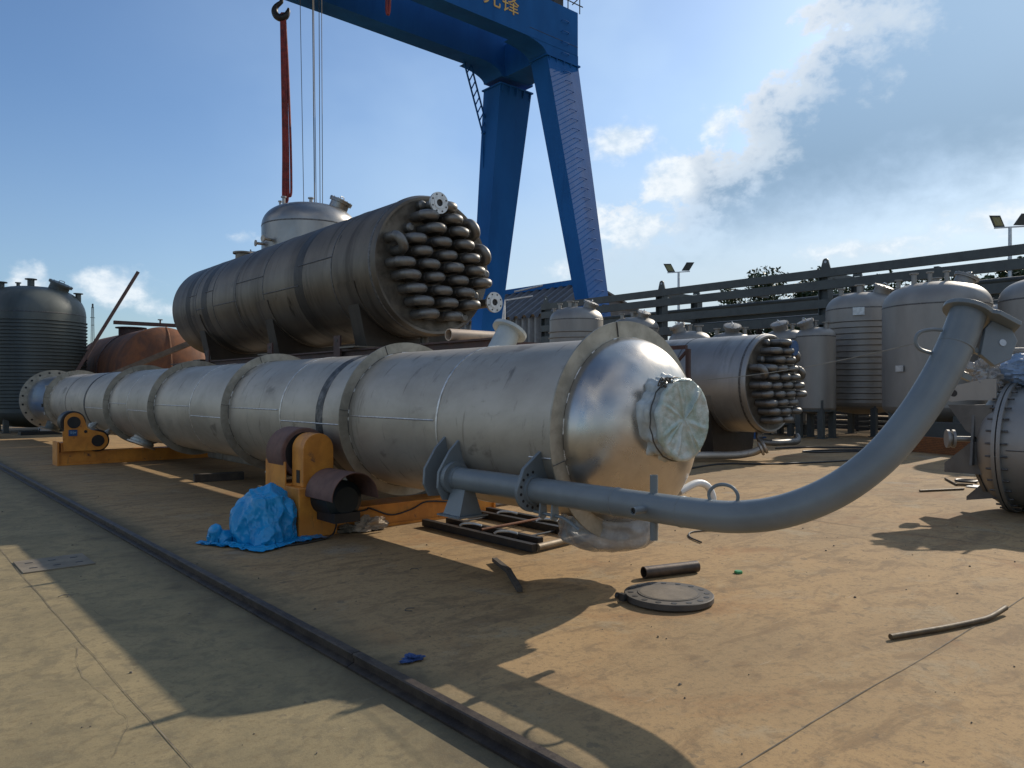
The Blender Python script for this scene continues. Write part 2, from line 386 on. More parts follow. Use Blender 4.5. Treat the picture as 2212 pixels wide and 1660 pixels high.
# crane rail
def railprof(y0, y1):
    pf = [(-.062, 0), (.062, 0), (.062, .012), (.018, .024), (.018, .050), (.030, .058), (.030, .074), (.023, .080), (-.023, .080), (-.030, .074), (-.030, .058), (-.018, .050), (-.018, .024), (-.062, .012)]
    return MB().prism(pf, y0, y1, lambda u, v, d: (2.165 + u, d, v + .002))
for k, (y0, y1, lb) in enumerate(((-6, 3.86, 'worn brown crane rail length nearest the camera, partly in sun'), (3.868, 16.4, 'long brown crane rail length running beside the blue bundle'), (16.408, 60, 'far length of brown crane rail beyond the far roller stand'))):
    single('crane_rail', railprof(y0, y1), RAILM, lb, 'rail', 'crane rail lengths')

# ------------------------------------------------------------------ long column
CX_, CZ_, CR_ = 4.79, 1.26, .77
col_t = thing('column_vessel', 'long silver stainless column lying on orange roller stands, plastic wrapped nozzle on its dome', 'column', (CX_, 4.05, 0))
Y_ = (0, 1, 0)
def cring(y, r0, r1, th, seg=96):
    return MB().lathe([(r0, -th / 2), (r1, -th / 2), (r1, th / 2), (r0, th / 2), (r0, -th / 2)], (CX_, y, CZ_), Y_, seg)
secs = [4.05, 5.7, 7.37, 9.13, 10.91, 12.6, 14.57, 16.4, 17.88, 20.2, 22.4, 24.6]
for a, c in zip(secs[:-1], secs[1:]):
    part('shell_course', MB().lathe([(CR_, a + .001), (CR_, c - .001)], (CX_, 0, CZ_), Y_, 128), STEEL, col_t)
for y in secs[1:-1]:
    part('weld_seam', cring(y, CR_ - .002, CR_ + .006, .022), WELD if y in (9.13, 12.6, 5.7, 16.4) else WELDD, col_t)
part('rub_band', cring(8.06, CR_ - .002, CR_ + .003, .17), BAND, col_t, label='dark rubbed band round the column')
part('rub_band', cring(20.2, CR_ - .002, CR_ + .008, .12), BAND, col_t, label='dark rubbed band round the column')
for y, R1 in ((4.05, .905), (7.37, .885), (10.91, .885), (14.57, .885), (17.88, .885), (24.6, .90), (24.75, .90)):
    rg = part('stiffening_ring', cring(y, CR_ - .001, R1, .014), STEELD, col_t)
    for k in range(2):                                     # joints between ring segments
        a = R(110 + 62 * k) if y != 4.05 else R(100 + 95 * k)
        dv = Vector((math.cos(a), 0, math.sin(a)))
        cc = Vector((CX_, y - .008, CZ_))
        part('segment_joint', MB().bar(cc + dv * (CR_ + .01), cc + dv * (R1 - .002), .006, .012, (0, 1, 0)), WELDD, rg)
    bd = MB()
    k = 0
    while k < 120:
        ln = random.randint(1, 3)
        p = [(CX_ + (CR_ + .001) * math.cos(R(3 * (k + i))), y - .009, CZ_ + (CR_ + .001) * math.sin(R(3 * (k + i)))) for i in range(ln + 1)]
        bd.tube(p, .0042, 6); k += ln + random.randint(1, 6)
    part('weld_bead', bd, WELD, rg)['kind'] = 'stuff'
# longitudinal seams, on the camera side
for a, c, th in ((5.75, 7.30, 176), (7.45, 9.1, 184), (9.2, 10.85, 174), (11, 12.55, 186), (12.65, 14.5, 175), (14.65, 16.35, 185), (16.5, 17.8, 176), (18, 20.1, 186), (4.1, 4.45, 195)):
    q = R(th); pp = [(CX_ + (CR_ + .001) * math.cos(q), a + (c - a) * i / 8, CZ_ + (CR_ + .001) * math.sin(q)) for i in range(9)]
    part('weld_seam', MB().tube(pp, .008, 6), WELD, col_t)
# dished head with plastic wrapped axial nozzle
dome = part('dished_head', MB().lathe([(r, -h) for r, h in ell(CR_ - .001, .0, .40, 22)], (CX_, 4.04, CZ_), Y_, 128), mat('polished_head', (.58, .54, .49), .29, .95, (.45, .415, .375), 2.5, (1, 1, 1), .015, 14, .35, .7, .09), col_t)
noz = part('axial_nozzle', MB().lathe([(.25, -.06), (.25, .42), (.29, .42), (.29, .46), (.0001, .46)], (CX_, 3.965, CZ_ + .11), (0, -1, 0), 48), STEEL, col_t)
def wrapped(c, d, r, back, seed, flare):
    """crumpled plastic bag tied over a nozzle: c front centre, d outward axis"""
    d = Vector(d).normalized(); x = Vector((0, 0, 1)).cross(d).normalized(); y = d.cross(x)
    nr, na = 30, 180; vs = []; fs = []
    rq = random.Random(int(seed * 10)); folds = [(rq.uniform(0, 6.28), rq.uniform(.008, .024), rq.uniform(.008, .022)) for _ in range(15)]
    prof = [(r * i / 20, 0) for i in range(1, 21)] + [(r * (1.03 + .02 * math.sin(i)), -back * i / 20) for i in range(1, 21)]
    for i, (q, h) in enumerate(prof):
        for k in range(na):
            t = 2 * math.pi * k / na
            if h == 0:                       # radial pleats gathered at the middle
                e = 0
                for (ft, fw, fa) in folds: 
                    dd = abs((t - ft - .5 * (q / r - .5) * fa * 9 + math.pi) % (2 * math.pi) - math.pi); e += fa * math.exp(-(dd * max(q, .05) / fw) ** 2) * min(1, 3.2 * (1 - q / r)) * (.35 + .65 * q / r)
                e += .006 * noise.noise(Vector((math.cos(t) * q * 22, math.sin(t) * q * 22, seed))) - .02 * (1 - q / r)
                rr = q * (1 + .008 * noise.noise(Vector((math.cos(t) * 4, math.sin(t) * 4, seed))))
            else:
                f = -h / back
                e = 0; rr = q + (.006 + flare * f) * noise.noise(Vector((math.cos(t) * 3, math.sin(t) * 3, h * 7 + seed))) * 1.7 + .010 * math.sin(17 * t + 4 * math.sin(3 * t)) * f - .035 * math.exp(-((f - .30) / .10) ** 2) + .07 * max(0, f - .55)
            p = Vector(c) + d * (h + e) + (x * math.cos(t) + y * math.sin(t)) * rr
            vs.append(p)
    for i in range(len(prof) - 1):
        for k in range(na):
            k2 = (k + 1) % na; fs.append((i * na + k, i * na + k2, (i + 1) * na + k2, (i + 1) * na + k))
    fs.append(tuple(range(na)))
    return MB().add(vs, fs)
full = wrapped((CX_, 3.485, CZ_ + .11), (0, -1, 0), .31, .27, 1.3, .045)
fr = MB(); bk = MB(); fr.v = full.v; bk.v = full.v
nfront = 20 * 180
fr.f = [f for f in full.f if max(f) < nfront + 540]; bk.f = [f for f in full.f if max(f) >= nfront + 540]
part('wrap_cover', fr, BUBBLE, noz, ang=80, label='pleated bubble wrap over the nozzle mouth')
part('wrap_skirt', bk, FILM, noz, ang=80, label='crumpled clear film gathered behind the nozzle')
tie = [(CX_ + .325 * math.cos(R(a)), 3.565 + .006 * math.sin(a), CZ_ + .11 + .325 * math.sin(R(a))) for a in range(0, 360, 10)]
part('tie_wire', MB().tube(tie, .006, 6, True), WIRE, noz)
kn = MB()
for k in range(7):
    a = random.uniform(0, 6.28)
    base = Vector((CX_ - .19, 3.52, CZ_ + .385))
    kn.tube(rndpts([base + Vector((random.uniform(-.09, .07), random.uniform(-.03, .02), random.uniform(-.03, .05))) for _ in range(5)], 5), .005, 5)
part('wire_knot', kn, WIRE, noz)
# lower nozzle wrapped in film hanging under the head end
ln = part('lower_nozzle', MB().lathe([(.30, 0), (.30, .10), (.36, .10), (.36, .14), (.0001, .14)], (CX_, 4.27, CZ_ - CR_ + .08), (0, 0, -1), 40), STEEL, col_t)
film = MB(); vs = []; fs = []
na = 90
for i in range(14):
    f = i / 13
    for k in range(na):
        t = 2 * math.pi * k / na
        rr = (.385 + .035 * math.sin(f * 3.1)) * (1 if f < .6 else math.sqrt(max(.02, 1 - ((f - .6) / .42) ** 2))) + .035 * noise.noise(Vector((math.cos(t) * 4, math.sin(t) * 4, f * 5)))
        vs.append((CX_ + rr * math.cos(t), 4.27 + rr * math.sin(t), .56 - .31 * f + .02 * noise.noise(Vector((t * 3, f * 4, 7)))))
for i in range(13):
    for k in range(na):
        k2 = (k + 1) % na; fs.append((i * na + k, i * na + k2, (i + 1) * na + k2, (i + 1) * na + k))
fs.append(tuple(range(13 * na, 14 * na)))
part('film_wrap', film.add(vs, fs), CLEAR, ln, ang=80, label='clear plastic film bag hanging under the nozzle')
# top nozzle on the far side
tn = Vector((math.sin(R(33)), 0, math.cos(R(33)))); tc_ = Vector((CX_, 6.3, CZ_))
part('side_nozzle', MB().lathe([(.135, .70), (.135, 1.165), (.20, 1.165), (.20, 1.20), (.115, 1.20), (.115, .9)], tc_, tn, 40), mat('pale_nozzle', (.46, .49, .48), .5, .2, (.38, .41, .40), 4), col_t, label='pale grey flanged nozzle rising behind the column')
# small nozzles along the underside
for (y, a, L, r) in ((19.6, 215, .13, .035), (18.9, 228, .13, .03), (10.3, 244, .16, .03), (20.9, 200, .10, .03), (6.2, 262, .18, .04)):
    dv = Vector((math.cos(R(a)), 0, math.sin(R(a)))); c0 = Vector((CX_, y, CZ_))
    sn = part('small_nozzle', MB().lathe([(r, CR_ - .02), (r, CR_ + L), (r * 2.1, CR_ + L), (r * 2.1, CR_ + L + .022), (.0001, CR_ + L + .022)], c0, dv, 20), STEEL, col_t)
    if y in (19.6, 18.9):
        part('film_wrap', MB().lathe([(r * 1.2, CR_ + .02), (r * 2.0, CR_ + L * .5), (r * 2.6, CR_ + L), (r * 1.6, CR_ + L + .05), (.001, CR_ + L + .06)], c0, dv, 9), FILM, sn, ang=20)
mh = Vector((math.cos(R(246)), 0, math.sin(R(246))))
m_ = part('manway', MB().lathe([(.20, CR_ - .06), (.20, CR_ + .10), (.29, CR_ + .10), (.29, CR_ + .135), (.0001, CR_ + .135)], (CX_, 16.95, CZ_), mh, 36), STEEL, col_t)
part('film_wrap', MB().lathe([(.205, CR_ + .01), (.24, CR_ + .05), (.23, CR_ + .095)], (CX_, 16.95, CZ_), mh, 17), FILM, m_, ang=20)
part('bent_nozzle', MB().tube(rndpts([(5.30, 3.92, .72), (5.52, 3.90, .78), (5.64, 3.87, .75), (5.69, 3.85, .66), (5.69, 3.85, .60)], 5), .032, 12), WHITE, col_t, label='small white wrapped bent nozzle under the dome')
# skirt and base ring at the far end
part('skirt', MB().lathe([(CR_ - .01, 24.76), (CR_ - .01, 28.4)], (CX_, 0, CZ_), Y_, 96), mat('skirt_steel', (.36, .375, .39), .34, .85, (.27, .285, .30), 1.5, (1, .5, 1)), col_t)
br_ = part('base_ring', cring(28.42, CR_ - .012, .98, .03), STEELD, col_t)
for k in range(20):
    a = 2 * math.pi * (k + .5) / 20
    part('bolt_hole', MB().cyl((CX_ + .89 * math.cos(a), 28.395, CZ_ + .89 * math.sin(a)), (CX_ + .89 * math.cos(a), 28.403, CZ_ + .89 * math.sin(a)), .034, 14), BLACK, br_)
for a in (150, 188, 205, 226):
    dv = Vector((math.cos(R(a)), 0, math.sin(R(a)))); c0 = Vector((CX_, 25.2, CZ_)) + dv * (CR_ + .05)
    part('skirt_bracket', MB().box(c0.x - .05, c0.x + .05, c0.y - .09, c0.y + .09, c0.z - .05, c0.z + .05), BLACK if a == 188 else STEEL, col_t)
sk = Vector((math.cos(R(250)), 0, math.sin(R(250))))
part('skirt_nozzle', MB().lathe([(.20, CR_ - .05), (.20, CR_ + .17), (.33, CR_ + .17), (.33, CR_ + .21), (.0001, CR_ + .21)], (CX_, 26.9, CZ_), sk, 32), DKTANK, col_t)

# ------------------------------------------------------------------ roller stands
def wheel(t, c, r, wd, m=RUBBER):
    wl = part('roller', MB().lathe([(r - .05, -wd / 2), (r - .012, -wd / 2), (r, -wd / 2 + .012), (r, wd / 2 - .012), (r - .012, wd / 2), (r - .05, wd / 2), (r - .05, -wd / 2)], c, Y_, 56), m, t)
    part('hub', MB().lathe([(.0001, -wd / 2 + .02), (r - .045, -wd / 2 + .02), (r - .045, wd / 2 - .02), (.0001, wd / 2 - .02)], c, Y_, 40), BLACK, wl)
    return wl
t = thing('roller_stand', 'orange roller stand with brown motor hood, carrying the near end of the column', 'roller stand', (4.8, 7.75, 0), 'column roller stands')
part('base_beam', MB().box(3.99, 6.25, 7.60, 7.63, .03, .24).box(3.99, 6.25, 7.97, 8.0, .03, .24).box(3.99, 6.25, 7.56, 8.04, .0, .03).box(3.99, 6.25, 7.59, 8.01, .24, .262), ORANGE, t, smooth=False)
part('end_plate', MB().box(6.25, 6.28, 7.56, 8.04, 0, .30), ORANGE, t, smooth=False)
part('pedestal', MB().box(3.53, 3.985, 7.54, 7.88, 0, .54).box(3.55, 3.97, 7.885, 8.40, .02, .56), ORANGE, t, bevel=.008)
pf = [(3.61, .54), (3.97, .54)] + [(3.79 + .18 * math.cos(R(a)), .94 + .18 * math.sin(R(a))) for a in range(0, 181, 10)]
hs = part('roller_housing', MB().prism(pf, 7.60, 7.88, lambda u, v, d: (u, d, v)), ORANGE, t, bevel=.006)
part('access_slot', MB().box(3.604, 3.608, 7.68, 7.76, .58, .72), BLACK, hs, smooth=False)
part('side_plate', MB().box(3.535, 3.547, 7.89, 8.42, .30, .80), ORANGE, t, smooth=False)
wheel(t, (3.79, 8.14, .885), .285, .42)
hoodp = [(3.87 + .27 * math.cos(R(a)), .47 + .27 * math.sin(R(a))) for a in range(-4, 185, 6)]
hoodi = [(3.87 + .262 * math.cos(R(a)), .47 + .262 * math.sin(R(a))) for a in range(184, -5, -6)]
hood = part('motor_hood', MB().prism(hoodp + hoodi, 6.93, 7.535, lambda u, v, d: (u, d, v)), RUBBER, t, label='brown half round sheet hood over the motor')
part('motor', MB().lathe([(.0001, 0), (.14, 0), (.205, .05), (.21, .42), (.16, .46), (.16, .50)], (3.87, 7.12, .43), Y_, 36), mat('motor_green_shade', (.006, .013, .014), .6, .0), t)  # near-black green: shade inside the hood is put into the motor colour
part('motor_foot', MB().box(3.72, 4.02, 7.1, 7.5, .20, .30), BLACK, t, smooth=False)
part('cable', MB().tube(rndpts([(3.93, 7.52, .28), (3.94, 7.48, .16), (3.90, 7.44, .06), (3.80, 7.36, .02), (3.62, 7.30, .012), (3.40, 7.26, .012), (3.2, 7.30, .012), (3.1, 7.4, .012)], 6), .011, 8), BLACK, t)
part('cable', MB().tube(rndpts([(4.0, 7.585, .20), (4.35, 7.58, .22), (4.42, 7.58, .235), (4.7, 7.575, .13), (5.0, 7.58, .17), (5.2, 7.58, .235), (5.6, 7.58, .20), (6.1, 7.58, .21)], 6), .010, 8), BLACK, t)
wheel(t, (5.79, 8.14, .885), .285, .42)
part('roller_housing', MB().prism([(5.61, .265), (5.97, .265)] + [(5.79 + .18 * math.cos(R(a)), .94 + .18 * math.sin(R(a))) for a in range(0, 181, 10)], 7.60, 7.88, lambda u, v, d: (u, d, v)), ORANGE, t, bevel=.006)

t = thing('roller_stand', 'orange roller stand with blue name plate, two round holes in its bogie plate', 'roller stand', (4.6, 18.2, 0), 'column roller stands')
part('base_beam', MB().box(3.14, 6.4, 18.14, 18.17, .03, .25).box(3.14, 6.4, 18.5, 18.53, .03, .25).box(3.14, 6.4, 18.1, 18.58, 0, .03).box(3.14, 6.4, 18.13, 18.54, .25, .275), ORANGE, t, smooth=False)
part('end_plate', MB().box(3.10, 3.135, 18.08, 18.6, 0, .50), ORANGE, t, smooth=False)
part('pedestal', MB().hexa([(3.17, 18.12, .276), (3.95, 18.12, .276), (3.95, 18.5, .276), (3.17, 18.5, .276), (3.17, 18.12, .48), (3.66, 18.12, .48), (3.66, 18.5, .48), (3.17, 18.5, .48)]), ORANGE, t, bevel=.006)
bog = [(3.21, .30), (3.72, .30), (3.80, .30)] + [(3.86 + .19 * math.cos(R(a)), .50 + .20 * math.sin(R(a))) for a in range(-80, 61, 14)] + [(3.66, .76)] + [(3.41 + .19 * math.cos(R(a)), .92 + .19 * math.sin(R(a))) for a in range(14, 181, 14)] + [(3.22, .72), (3.19, .72)]
bp = part('bogie_plate', MB().prism(bog, 18.045, 18.075, lambda u, v, d: (u, d, v)), ORANGE, t)
for (x, z, r) in ((3.40, .905, .125), (3.855, .50, .125), (3.62, .705, .032)):
    part('hole', MB().cyl((x, 18.036, z), (x, 18.046, z), r, 28), BLACK, bp)
npl = part('name_plate', MB().box(3.30, 3.46, 18.03, 18.044, .62, .75), BLUECAP, bp, smooth=False)
part('print', MB().box(3.315, 3.445, 18.024, 18.03, .695, .705).box(3.33, 3.36, 18.024, 18.03, .67, .72).box(3.375, 3.39, 18.024, 18.03, .66, .72).box(3.40, 3.435, 18.024, 18.03, .675, .70), mat('plate_print', (.25, .42, .62), .5), npl, smooth=False)
wheel(t, (3.40, 18.29, .905), .24, .36, BLACK); wheel(t, (3.855, 18.29, .50), .24, .36, BLACK)
wheel(t, (5.73, 18.29, .50), .24, .36, BLACK); wheel(t, (6.18, 18.29, .905), .24, .36, BLACK)
part('bogie_plate', MB().prism([(9.58 - u, v) for u, v in bog], 18.045, 18.075, lambda u, v, d: (u, d, v)), ORANGE, t)

# ------------------------------------------------------------------ blue plastic bundle
def crumple(c, rad, seed, amp=.16, nu=170, nv=110, flat=0.0, sharp=1.4):
    vs = []; fs = []
    for i in range(nv + 1):
        ph = math.pi * i / nv
        for k in range(nu):
            th = 2 * math.pi * k / nu
            d = Vector((math.sin(ph) * math.cos(th), math.sin(ph) * math.sin(th), math.cos(ph)))
            q = 0
            for o, wgt in ((1.3, 1.0), (2.2, .75), (4.4, .42), (8.5, .20), (15, .08)):
                q += wgt * max(0., 1 - abs(noise.noise(d * o + Vector((seed, seed * 2, o)))) * 2) ** (sharp + 1.2) if o > 2 else wgt * noise.noise(d * o + Vector((seed, 0, 0))) * 1.6
            s = 1 + amp * (q - .55)
            p = Vector((d.x * rad[0] * s, d.y * rad[1] * s, d.z * rad[2] * s))
            z = c[2] + p.z
            if z < .012: z = .012 + .004 * noise.noise(d * 9)
            vs.append((c[0] + p.x, c[1] + p.y, z))
    for i in range(nv):
        for k in range(nu):
            k2 = (k + 1) % nu; fs.append((i * nu + k, i * nu + k2, (i + 1) * nu + k2, (i + 1) * nu + k))
    return MB().add(vs, fs)
t = thing('plastic_bundle', 'crumpled blue plastic sheet wrapped round a bundle beside the orange roller stand', 'bundle', (3.2, 7.75, 0))
def drape(lumps, size, n, seed, gather=.72, steps=190, rot=.35, drop=None):
    """a loose sheet dropped over a few lumps: small verlet cloth with contact on ellipsoids and the floor"""
    import numpy as np
    rg_ = np.random.default_rng(seed); h = size / (n - 1)
    u, v = np.meshgrid(np.linspace(-size / 2, size / 2, n), np.linspace(-size / 2, size / 2, n), indexing='ij')
    c = lumps[0][0]; z0 = max(q[0][2] + q[1][2] for q in lumps) + .03
    # crumpled start: low-frequency noise displacement, gathered towards the middle so that it must fold
    hz = np.zeros_like(u)
    for f, a_ in ((5, .03), (9, .02), (17, .012)):
        ph = rg_.uniform(0, 6.28, 4); th = rg_.uniform(0, 3.14, 2)
        hz += a_ * np.sin(f * (u * math.cos(th[0]) + v * math.sin(th[0])) * 2 + ph[0]) * np.sin(f * (u * math.cos(th[1]) - v * math.sin(th[1])) * 2.3 + ph[1])
    P = np.stack([c[0] + (u * math.cos(rot) - v * math.sin(rot)) * gather, c[1] + (u * math.sin(rot) + v * math.cos(rot)) * gather, z0 + .03 + hz], -1)
    P += rg_.normal(0, .004, P.shape); Q = P.copy()
    L_ = [(np.array(a), np.array(b_)) for a, b_ in lumps]
    def con(P, di, dj):
        return P[max(0, -di):n - max(0, di), max(0, -dj):n - max(0, dj)], P[max(0, di):n + min(0, di), max(0, dj):n + min(0, dj)]
    for s_ in range(steps):
        V = (P - Q) * .93; Q = P.copy(); P = P + V; P[..., 2] -= .0012
        for it in range(5):
            for di, dj, r_, k in ((1, 0, h, .25), (0, 1, h, .25), (1, 1, h * 1.414, .15), (1, -1, h * 1.414, .15), (2, 0, 2 * h, .03), (0, 2, 2 * h, .03)):
                A, B = con(P, di, dj); D = B - A; L = np.linalg.norm(D, axis=-1, keepdims=True) + 1e-9; m = D * ((L - r_) / L) * k; A += m; B -= m
            for C, RR in L_:
                d = (P - C) / RR; L = np.linalg.norm(d, axis=-1, keepdims=True)
                ins = (L < 1)[..., 0]; P[ins] = (C + d / np.maximum(L, 1e-6) * RR)[ins]; Q[ins] = Q[ins] * .35 + P[ins] * .65
            fl = P[..., 2] < .008; P[fl, 2] = .008 + .002 * rg_.random(int(fl.sum())); Q[fl] = Q[fl] * .3 + P[fl] * .7
    for ax_ in (0, 1):                                               # refine before creasing
        a_ = np.moveaxis(P, ax_, 0); m_ = (a_[1:] + a_[:-1]) / 2
        o_ = np.empty((2 * len(a_) - 1,) + a_.shape[1:]); o_[0::2] = a_; o_[1::2] = m_; P = np.moveaxis(o_, 0, ax_)
    n = P.shape[0]
    dU = np.gradient(P, axis=0); dV = np.gradient(P, axis=1); N = np.cross(dU, dV); N /= np.linalg.norm(N, axis=-1, keepdims=True) + 1e-9
    vs = []
    for p, q in zip(P.reshape(-1, 3), N.reshape(-1, 3)):             # creases of stiff plastic film
        w_ = Vector(p); e = 0
        for f, a_ in ((3.6, .05), (7, .030), (13, .012), (24, .005)):
            w2 = w_ * f + Vector((seed, f, 0)); w2.z *= .6; k_ = 1 - abs(noise.noise(w2)) * 2.4
            e += a_ * (k_ if k_ < 0 else k_ ** 1.7)
        e *= min(1, .25 + p[2] * 6)
        vs.append((p[0] + q[0] * e, p[1] + q[1] * e, max(.006, p[2] + q[2] * e)))
    fs = [(i * n + k, (i + 1) * n + k, (i + 1) * n + k + 1, i * n + k + 1) for i in range(n - 1) for k in range(n - 1)]
    return MB().add(vs, fs)
lumps = [((3.22, 7.72, .20), (.29, .25, .27)), ((3.27, 7.76, .32), (.21, .18, .21)), ((3.06, 7.74, .20), (.13, .14, .21)), ((3.40, 7.64, .18), (.12, .12, .24)), ((3.18, 7.50, .10), (.16, .10, .12))]
wb = part('plastic_sheet', drape(lumps, 1.16, 100, 4, .74), BAG, t, ang=180)
part('loose_tail', drape([((2.86, 7.84, .04), (.09, .06, .09)), ((2.78, 7.86, .05), (.04, .05, .11))], .5, 44, 9, .55, 150), BAG, t, ang=180)

# ------------------------------------------------------------------ grey davit pipe along the column
PX, PZ, PR = 3.96, .82, .098
t = thing('davit_pipe', 'blue grey painted bent davit pipe clamped beside the column, curving up to a flanged end', 'pipe', (PX, 3.5, 0))
path = [(PX, 5.35 - (5.35 - 2.85) * i / 12, PZ) for i in range(12)]
path += rndpts([(PX, 2.85, PZ), (3.985, 2.56, .828), (4.06, 2.28, .885), (4.185, 2.03, 1.015), (4.345, 1.845, 1.205), (4.52, 1.725, 1.435), (4.675, 1.645, 1.665), (4.80, 1.595, 1.87), (4.89, 1.565, 2.04)], 6)
end = Vector(path[-1]); ed = (end - Vector(path[-2])).normalized()
part('pipe', MB().tube(path, PR, 40), DAVIT, t)
for yy in (2.90, 3.45):
    part('weld_ring', MB().lathe([(PR - .001, -.007), (PR + .004, -.003), (PR + .004, .003), (PR - .001, .007)], (PX, yy, PZ), Y_, 40), DAVIT, t)
part('weld_ring', MB().lathe([(PR - .001, -.007), (PR + .004, -.003), (PR + .004, .003), (PR - .001, .007)], end - ed * .22, ed, 40), DAVIT, t)
# flange and hook plate at the raised end
ex = Vector((.7552, -.6555, 0)); ex = (ex - ed * ex.dot(ed)).normalized(); ey = ed.cross(ex)
def onend(u, v, d): return end + ex * u + ey * v + ed * d
pl = [(.138 * math.cos(R(a)), .138 * math.sin(R(a))) for a in range(60, 301, 12)] + [(.10, -.14), (.24, -.12), (.27, -.02), (.24, .09), (.10, .13)]
fl = part('end_flange', MB().prism(pl, 0, .028, onend), DAVIT, t, bevel=.003)
part('hook_plate', MB().prism([(-.22, .125), (-.06, .10), (.0, .12), (.0, .24), (-.05, .29), (-.17, .29), (-.25, .22)], -.016, .016, lambda u, v, d: onend(v, d, u) if False else onend(v, d - .03, u)), DAVIT, fl, bevel=.004)
part('eye', MB().lathe([(.0001, 0), (.020, 0), (.020, .004), (.0001, .004)], onend(.215, -.0462, -.10), -ey, 16), GALV, fl)
for dd_ in (.19, .36):
    c0 = end - ed * dd_ + ex * .098 + Vector((-.03 if dd_ > .3 else 0, .0, 0)); part('lug', MB().bar(c0 - ex * .02, c0 + ex * .05, .04, .028), DAVIT, t, smooth=False)
# handles bent from round bar
lv = Vector((-.7552, .6555, 0)); hc = Vector((4.80, 1.595, 1.87))
hb = [hc + lv * q + Vector((0, 0, z)) for q, z in ((.085, .075), (.15, .078), (.215, .06), (.238, .015), (.22, -.03), (.16, -.055), (.09, -.06))]
part('handle', MB().tube(rndpts(hb, 5), .011, 10), DAVIT, t)
hb = [(PX + .01, 2.70, PZ + .085), (PX + .01, 2.71, PZ + .14), (PX + .015, 2.67, PZ + .185), (PX + .02, 2.61, PZ + .20), (PX + .025, 2.55, PZ + .185), (PX + .03, 2.52, PZ + .14), (PX + .03, 2.53, PZ + .085)]
part('handle', MB().tube(rndpts(hb, 5), .011, 10), DAVIT, t)
for d in (Vector((0, 0, 1)), Vector((0, 0, -1)), Vector((-1, 0, 0)), Vector((1, 0, 0))):
    c0 = Vector((PX, 3.13, PZ))
    part('stub', MB().pipe(c0 + d * .08, c0 + d * .215, .026, .020, 20), DAVIT, t)
    part('stub_end', MB().cyl(c0 + d * .195, c0 + d * .20, .021, 16), BLACK, t)
# clamp bracket with bolt ring, and end bracket of hexagonal plates
def yplate(poly, y0, y1): return MB().prism(poly, y0, y1, lambda u, v, d: (u, d, v))
clamp = [(PX + .17 * math.cos(R(a)), PZ + .17 * math.sin(R(a))) for a in range(105, 331, 9)] + [(PX + .17, PZ + .10), (4.11, 1.02), (4.06, 1.13), (PX + .02, 1.09)]
cb = part('clamp_bracket', yplate([(PX - .17, PZ + .02)] + [(PX + .175 * math.cos(R(a)), PZ + .175 * math.sin(R(a))) for a in range(180, 341, 10)] + [(4.22, .83), (4.145, 1.14), (4.10, 1.16), (PX - .10, PZ + .17)], 4.30, 4.335), DAVIT, t, bevel=.003)
for a in range(95, 300, 24):
    q = (PX + .138 * math.cos(R(a)), PZ + .138 * math.sin(R(a)))
    part('bolt_hole', MB().cyl((q[0], 4.2975, q[1]), (q[0], 4.301, q[1]), .0115, 12), BLACK, cb)
part('collar', MB().lathe([(PR + .001, 0), (PR + .016, 0), (PR + .016, .03), (PR + .001, .03)], (PX, 4.27, PZ), Y_, 40), DAVIT, t)
hexp = [(PX - .15, PZ + .06), (PX - .16, PZ - .08), (PX - .10, PZ - .19), (PX + .08, PZ - .20), (4.20, PZ - .12), (4.22, .90), (4.13, 1.16), (4.05, 1.17), (PX - .03, 1.06)]
part('end_bracket', yplate(hexp, 5.36, 5.39), DAVIT, t, bevel=.003)
part('end_bracket', yplate([(u - .01, v + .015) for u, v in hexp], 5.56, 5.59), DAVIT, t, bevel=.003)
part('end_flange', MB().lathe([(.0001, -.05), (PR + .004, -.05), (PR + .004, 0), (PR + .045, 0), (PR + .045, .055), (.0001, .055)], (PX, 5.30, PZ), Y_, 40), DAVIT, t)
part('foot', MB().hexa([(PX - .12, 5.1, .52), (PX + .12, 5.1, .52), (PX + .12, 5.34, .52), (PX - .12, 5.34, .52), (PX - .05, 5.12, PZ - .08), (PX + .05, 5.12, PZ - .08), (PX + .05, 5.3, PZ - .08), (PX - .05, 5.3, PZ - .08)]).box(PX - .16, PX + .16, 5.06, 5.38, .505, .519), DAVIT, t, smooth=False)
# small latch under the clamp
for y in (4.18, 4.05):
    part('latch_lug', MB().prism([(PX - .04, PZ - .085), (PX + .02, PZ - .09), (PX + .03, PZ - .19), (PX - .01, PZ - .215), (PX - .05, PZ - .19)], y, y + .018, lambda u, v, d: (u, d, v)), DAVIT, t, bevel=.002)
part('latch_bar', MB().tube(rndpts([(PX - .01, 4.29, PZ - .165), (PX - .01, 4.1, PZ - .172), (PX - .01, 3.98, PZ - .175), (PX - .01, 3.90, PZ - .20), (PX - .01, 3.80, PZ - .245)], 4), .013, 10), DAVIT, t)
# rope from the davit handle to the wrapped nozzle
ra = hc + lv * .238 + Vector((0, 0, .0)); rb = Vector((CX_ - .14, 3.52, CZ_ + .40))
rp = [ra.lerp(rb, i / 24) - Vector((0, 0, .045 * 4 * (i / 24) * (1 - i / 24))) for i in range(25)]
single('tie_rope', MB().tube(rp, .0032, 6), mat('pale_rope', (.30, .28, .24), .8), 'thin pale rope stretched from the davit handle to the wrapped nozzle', 'rope')

